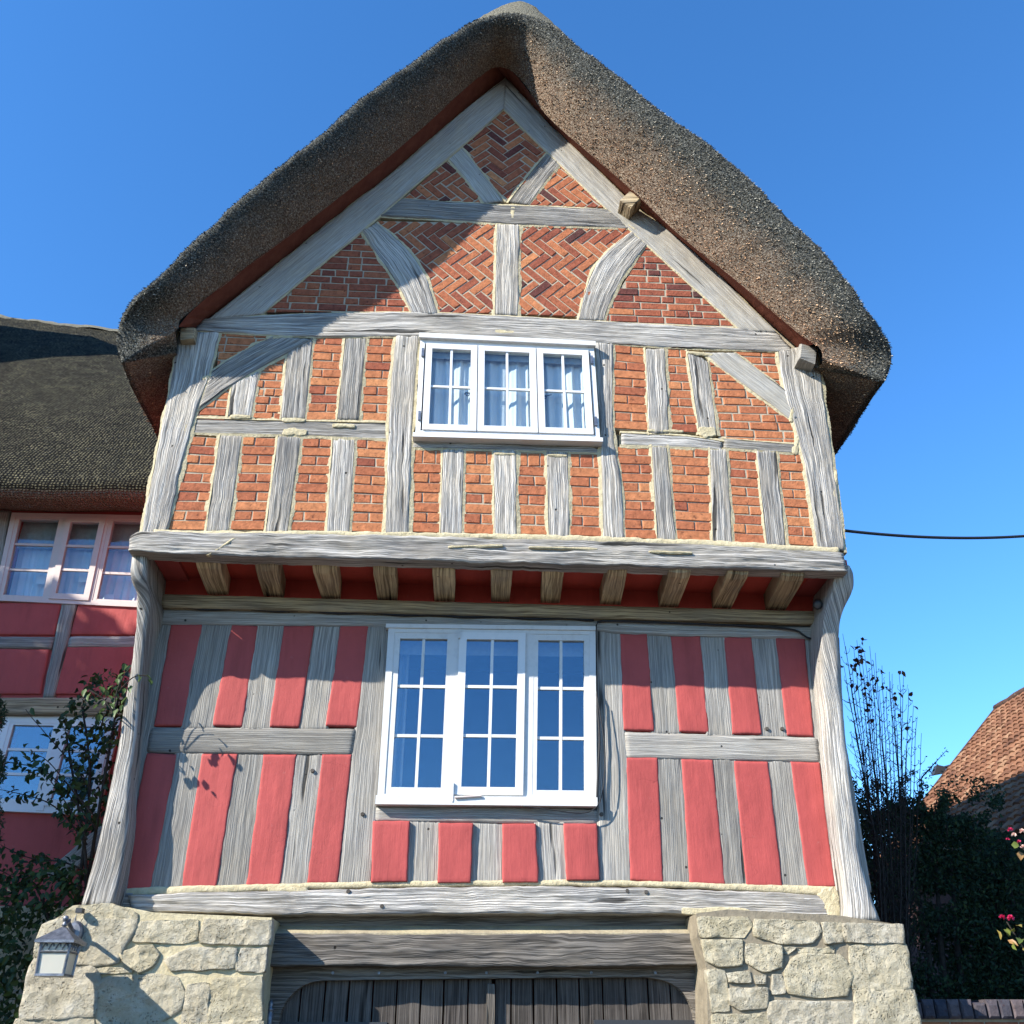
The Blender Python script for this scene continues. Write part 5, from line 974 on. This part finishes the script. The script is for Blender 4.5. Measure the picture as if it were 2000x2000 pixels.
# ---- tiled barn
def barn():
    Yf = 17.0; A = P(1950, 1388, Yf); B = P(1795, 1586, Yf); sl = (B-A).normalized(); ln = (B-A).length*1.75; E = A+sl*ln
    b = empty('tiled_barn', (E.x+1, 13, 0), 'old barn with steep mossy clay tile roof at the right edge', 'barn')
    Y0, nrow = 7.5, 0; nrm = Vector((sl.z, 0, -sl.x)); nrm = nrm if nrm.x < 0 else -nrm
    mb = MB(); mb.hexa([tuple(Vector((q.x, y, q.z))-nrm*o_) for o_ in (.02, .12) for q, y in ((E, Y0), (E, Yf), (A, Yf), (A, Y0))]); mb.build('roof_deck', M['tile'].copy() if False else M['oak_dark'], b, False)
    mb = MB(); mb.box(E.x+.35, E.x+.6, Y0, Yf-.05, 0, E.z+.4); mb.add([(E.x+.6, Yf-.05, 0), (A.x*2-E.x-.6, Yf-.05, 0), (A.x*2-E.x-.6, Yf-.05, E.z+.1), (A.x, Yf-.05, A.z-.1), (E.x+.6, Yf-.05, E.z+.1)], [(0, 1, 2, 3, 4)]); mb.build('wall', M['brick'], b)
    mb = MB(); F = Vector((2*A.x-E.x, 0, E.z)); mb.hexa([(A.x, Y0, A.z-.02), (A.x, Yf, A.z-.02), (F.x, Yf, F.z), (F.x, Y0, F.z), (A.x, Y0, A.z-.12), (A.x, Yf, A.z-.12), (F.x, Yf, F.z-.1), (F.x, Y0, F.z-.1)]); mb.build('roof_far_slope', M['tile'], b)
    gauge, tw = .165, .18; rows = int(ln/gauge); cols = int((Yf-Y0)/tw); data = []
    vw = [(0, 0), (.2, .026), (.5, .042), (.8, .026), (1, -.008)]
    for r in range(rows):
        for c in range(cols):
            y = Yf-c*tw-random.uniform(-.01, .01); base = A+sl*(gauge*(r+1.15)+random.uniform(-.012, .012)); tp = A+sl*(gauge*r-.03); v = []
            lift = random.uniform(0, .012)
            for q, h in ((tp, .012), (base, .04+lift)):
                for u, hh in vw: v.append(tuple(Vector((q.x, y-u*tw*1.02, q.z))+nrm*(h+hh)))
            for u, hh in vw: v.append(tuple(Vector((base.x, y-u*tw*1.02, base.z))+nrm*(hh*.3+.012)))
            f = [(i, i+1, 6+i, 5+i)[::-1] for i in range(4)]+[(5+i, 6+i, 11+i, 10+i)[::-1] for i in range(4)]
            m = Vector(v[7]); rel = m-Vector((0, 0, EYE)); dep = rel.dot(FWD); sx, sy = 1000+FOC*rel.dot(RGT)/dep, 1000-FOC*rel.dot(UPV)/dep
            vis = sx < 2010 and sy < 1660 and sx > 1700; data.append((0 if vis else 1, dep, v, f))
    data.sort(key=lambda d: (d[0], d[1])); mbv = MB(); tt = []
    for k, (vis, dep, v, f) in enumerate(data):
        tn = min(1, max(0, random.gauss(.6, .2)))
        if k < 300 and vis == 0: mesh('tile', v, f, M['tile'], b, attr=tn)
        else: mbv.add(v, f); tt += [tn]*len(v)
    tag(mesh('distant_tiles', mbv.v, mbv.f, M['tile'], b, attr=tt), kind='stuff')
    mb = MB(); pts = [(A.x, y, A.z+.06+.01*math.sin(y*9)) for y in np.linspace(Y0, Yf+.05, 40)]; mb.tube(pts, .065, 8); mb.build('ridge_tiles', M['tile'], b, True)
    mb = MB(); q = [(A+sl*(ln*t))+nrm*.03 for t in np.linspace(0, 1, 20)]; mb.tube([(p_.x, Yf+.03, p_.z) for p_ in q], .05, 6); mb.build('verge', M['tile'], b)
    c = P(1834, 1506, Yf+.1); fl = MB(); fl.tube([c+Vector((.25, 0, .1)), c+Vector((.08, -.03, .05))], .03, 6); fl.hexa([tuple(c+Vector(p_)) for p_ in ((-.13, -.06, -.07), (.10, -.06, -.03), (.10, -.06, .07), (-.04, -.06, .10), (-.13, .08, -.07), (.10, .08, -.03), (.10, .08, .07), (-.04, .08, .10))])
    tag(fl.build('floodlight', M['iron']), 'small dark fitting jutting from the left edge of the tiled roof', 'light')
barn()

# ------------------------------------------------------------------ lantern on the left pier
lc = P(110, 1870, YP-.27); top = P(128, 1838, YP-.27)
lan = empty('wall_lantern', P(144, 1822, YP-.03), 'pewter coach lantern with frosted panes on the left stone pier', 'lantern')
cx, cy = P(113, 1870, YP-.25).x, YP-.25; z1, z0 = P(113, 1840, YP-.25).z, P(113, 1903, YP-.25).z; w1, w0 = .078, .072
def corner(sx, sy, z, w_): return Vector((cx+sx*w_, cy+sy*w_, z))
for sx in (-1, 1):
    for sy in (-1, 1): mb = MB(); mb.tube([corner(sx, sy, z0, w0), corner(sx, sy, z1, w1)], .008, 4); mb.build('corner_bar', M['pewter'], lan)
for sgn, ax in ((-1, 'y'), (1, 'y'), (-1, 'x'), (1, 'x')):
    q = [corner(-1, sgn, z0, w0*.97), corner(1, sgn, z0, w0*.97), corner(1, sgn, z1, w1*.97), corner(-1, sgn, z1, w1*.97)] if ax == 'y' else [corner(sgn, -1, z0, w0*.97), corner(sgn, 1, z0, w0*.97), corner(sgn, 1, z1, w1*.97), corner(sgn, -1, z1, w1*.97)]
    ctr = Vector((cx, cy, (z0+z1)/2)); mb = MB(); mb.hexa([tuple(p_) for p_ in q]+[tuple(p_+(Vector((cx, cy, p_.z))-p_)*.03) for p_ in q]); mb.build('pane', M['lampglass'], lan)
    mb = MB(); zc2 = z1-.055; a, b = q[0].lerp(q[3], (zc2-z0)/(z1-z0)), q[1].lerp(q[2], (zc2-z0)/(z1-z0)); o_ = (a-Vector((cx, cy, a.z)))*0; out = Vector((0, sgn*.006, 0)) if ax == 'y' else Vector((sgn*.006, 0, 0))
    mb.tube([a+out, b+out], .005, 4); zz = z1-.028
    for k in range(4):
        m0 = a.lerp(b, (k+.5)/4)+out; m0.z = zz; pts = [m0+(b-a)*.09*math.cos(t_)+Vector((0, 0, .016*math.sin(t_*1.5))) for t_ in np.linspace(0, 5, 9)]; mb.tube(pts, .0035, 4)
    mb.build('scroll_band', M['pewter'], lan)
mb = MB(); r = w1+.028; ez = z1+.004; apx = Vector((cx, cy, z1+.085)); mb.add([(cx-r, cy-r, ez), (cx+r, cy-r, ez), (cx+r, cy+r, ez), (cx-r, cy+r, ez), tuple(apx), (cx-r, cy-r, ez-.014), (cx+r, cy-r, ez-.014), (cx+r, cy+r, ez-.014), (cx-r, cy+r, ez-.014)], [(0, 1, 4), (1, 2, 4), (2, 3, 4), (3, 0, 4), (0, 5, 6, 1), (1, 6, 7, 2), (2, 7, 8, 3), (3, 8, 5, 0), (8, 7, 6, 5)]); mb.build('cap', M['pewter'], lan)
mb = MB(); prof = [(.0, .055), (.012, .05), (.017, .038), (.012, .026), (.007, .02), (.012, .012), (.016, 0), (.0, -.01)]; n = 10
mb.add([(apx.x+r_*math.cos(k*.6283), apx.y+r_*math.sin(k*.6283), apx.z+z) for r_, z in prof for k in range(n)], [(i*n+k, i*n+(k+1) % n, (i+1)*n+(k+1) % n, (i+1)*n+k) for i in range(len(prof)-1) for k in range(n)]); mb.build('finial', M['pewter'], lan, True)
mb = MB(); mb.box(cx-w0-.006, cx+w0+.006, cy-w0-.006, cy+w0+.006, z0-.012, z0); mb.build('base_plate', M['pewter'], lan)
pc = P(146, 1822, YP-.04); mb = MB(); v = []
for y, s in ((YP-.01, 1), (YP-.05, 1), (YP-.065, .8)):
    for k in range(20): a = k*math.pi/10; v.append((pc.x+.045*s*math.cos(a), y, pc.z+.065*s*math.sin(a)))
mb.add(v, [(i*20+k, i*20+(k+1) % 20, (i+1)*20+(k+1) % 20, (i+1)*20+k) for i in range(2) for k in range(20)]+[tuple(range(40, 60))]); mb.build('wall_rose', M['pewter'], lan)
mb = MB(); mb.tube([(pc.x, YP-.06, pc.z), (pc.x-.02, YP-.12, pc.z+.05), (cx+.01, cy+.03, apx.z+.03), apx], .011, 7); mb.build('arm', M['pewter'], lan)
mb = MB(); c = Vector((cx, cy, (z0+z1)/2-.02)); pr2 = [(.0, .055), (.02, .05), (.03, .03), (.03, .0), (.018, -.03), (.014, -.07), (.0, -.07)]; mb.add([(c.x+r_*math.cos(k*.6283), c.y+r_*math.sin(k*.6283), c.z+z) for r_, z in pr2 for k in range(10)], [(i*10+k, i*10+(k+1) % 10, (i+1)*10+(k+1) % 10, (i+1)*10+k) for i in range(6) for k in range(10)]); mb.build('bulb', M['white'], lan, True)
mb = MB(); a, b = P(145, 1803, YP-.04), P(152, 1781, YP-.06); mb.tube([a, (a+b)/2+Vector((0, -.01, 0)), b], .004, 5); mb.build('cable', M['blind'], lan); mb = MB(); q = P(156, 1779, YP-.06); mb.box(q.x-.018, q.x+.018, q.y-.02, q.y+.03, q.z-.012, q.z+.014); mb.build('cable_clip', M['iron'], lan)

# ------------------------------------------------------------------ cables and security light
def cable(name, pts, r, label, cat='cable'):
    mb = MB(); mb.tube(pts, r, 6); return tag(mb.build(name, M['cable'], None, True), label, cat)
pts = [P(x, y+1.5*math.sin(x*.05), YL-.03) for x, y in [tuple(q) for q in resample([(312, 1187), (500, 1191), (839, 1202), (1160, 1210)], 40)]]
cable('cable', pts, .007, 'black cable clipped under the beam left of the lower window')
pl2 = resample(smoothpoly(np.array([(1165, 1580), (1168, 1500), (1172, 1440), (1165, 1360), (1164, 1260), (1163, 1218), (1172, 1211), (1300, 1216), (1450, 1222), (1555, 1228), (1570, 1242), (1588, 1250), (1606, 1244), (1604, 1222), (1600, 1195)], float), 2), 90)
cable('cable', [P(x, y, YL-.032-.02*(1200 < y and x < 1185 and y > 1350)) for x, y in pl2], .007, 'black cable running down beside the lower window and along to the corner light')
pl3 = resample(smoothpoly(np.array([(1166, 1360), (1180, 1440), (1182, 1500), (1176, 1560), (1160, 1584), (1130, 1590), (1080, 1582), (1020, 1574)], float), 2), 40)
cable('cable', [P(x, y, YL-.07) for x, y in pl3], .004, 'thin slack wire hanging off the lower window corner')
a, b = P(1646, 1036, YU+.02), P(2060, 1042, 6.6); pts = [a.lerp(b, t_)-Vector((0, 0, .05*4*t_*(1-t_))) for t_ in np.linspace(0, 1, 30)]; b2 = a+(b-a)*9; pts += [b.lerp(b2, t_) for t_ in np.linspace(.05, 1, 12)]
cable('overhead_wire', pts, .011, 'dark overhead wire leaving the house corner across the sky', 'wire')
sl_ = empty('security_light', P(1600, 1190, YL-.05), 'dark security light tucked under the jetty at the right corner', 'light')
c = P(1597, 1182, YL-.28); d = Vector((.35, .8, .45)).normalized(); mb = MB(); mb.tube([c, c+d*.02, c+d*.17, c+d*.19], [.026, .034, .034, .02], 12); mb.build('barrel', M['iron'], sl_, True)
mb = MB(); mb.tube([c-d*.004, c+d*.004], [.02, .02], 12); mb.build('lens', M['glass'], sl_); mb = MB(); q = P(1602, 1215, YL-.06); mb.box(q.x-.02, q.x+.02, q.y-.02, q.y+.05, q.z-.07, q.z+.08); mb.tube([q+Vector((0, 0, .06)), c+d*.12], .01, 6); mb.build('bracket', M['iron'], sl_)
print('tris', sum(len(o.data.loops)-2*len(o.data.polygons) for o in bpy.data.objects if o.type == 'MESH'), 'objects', len(bpy.data.objects), 'bricks', len(BR))
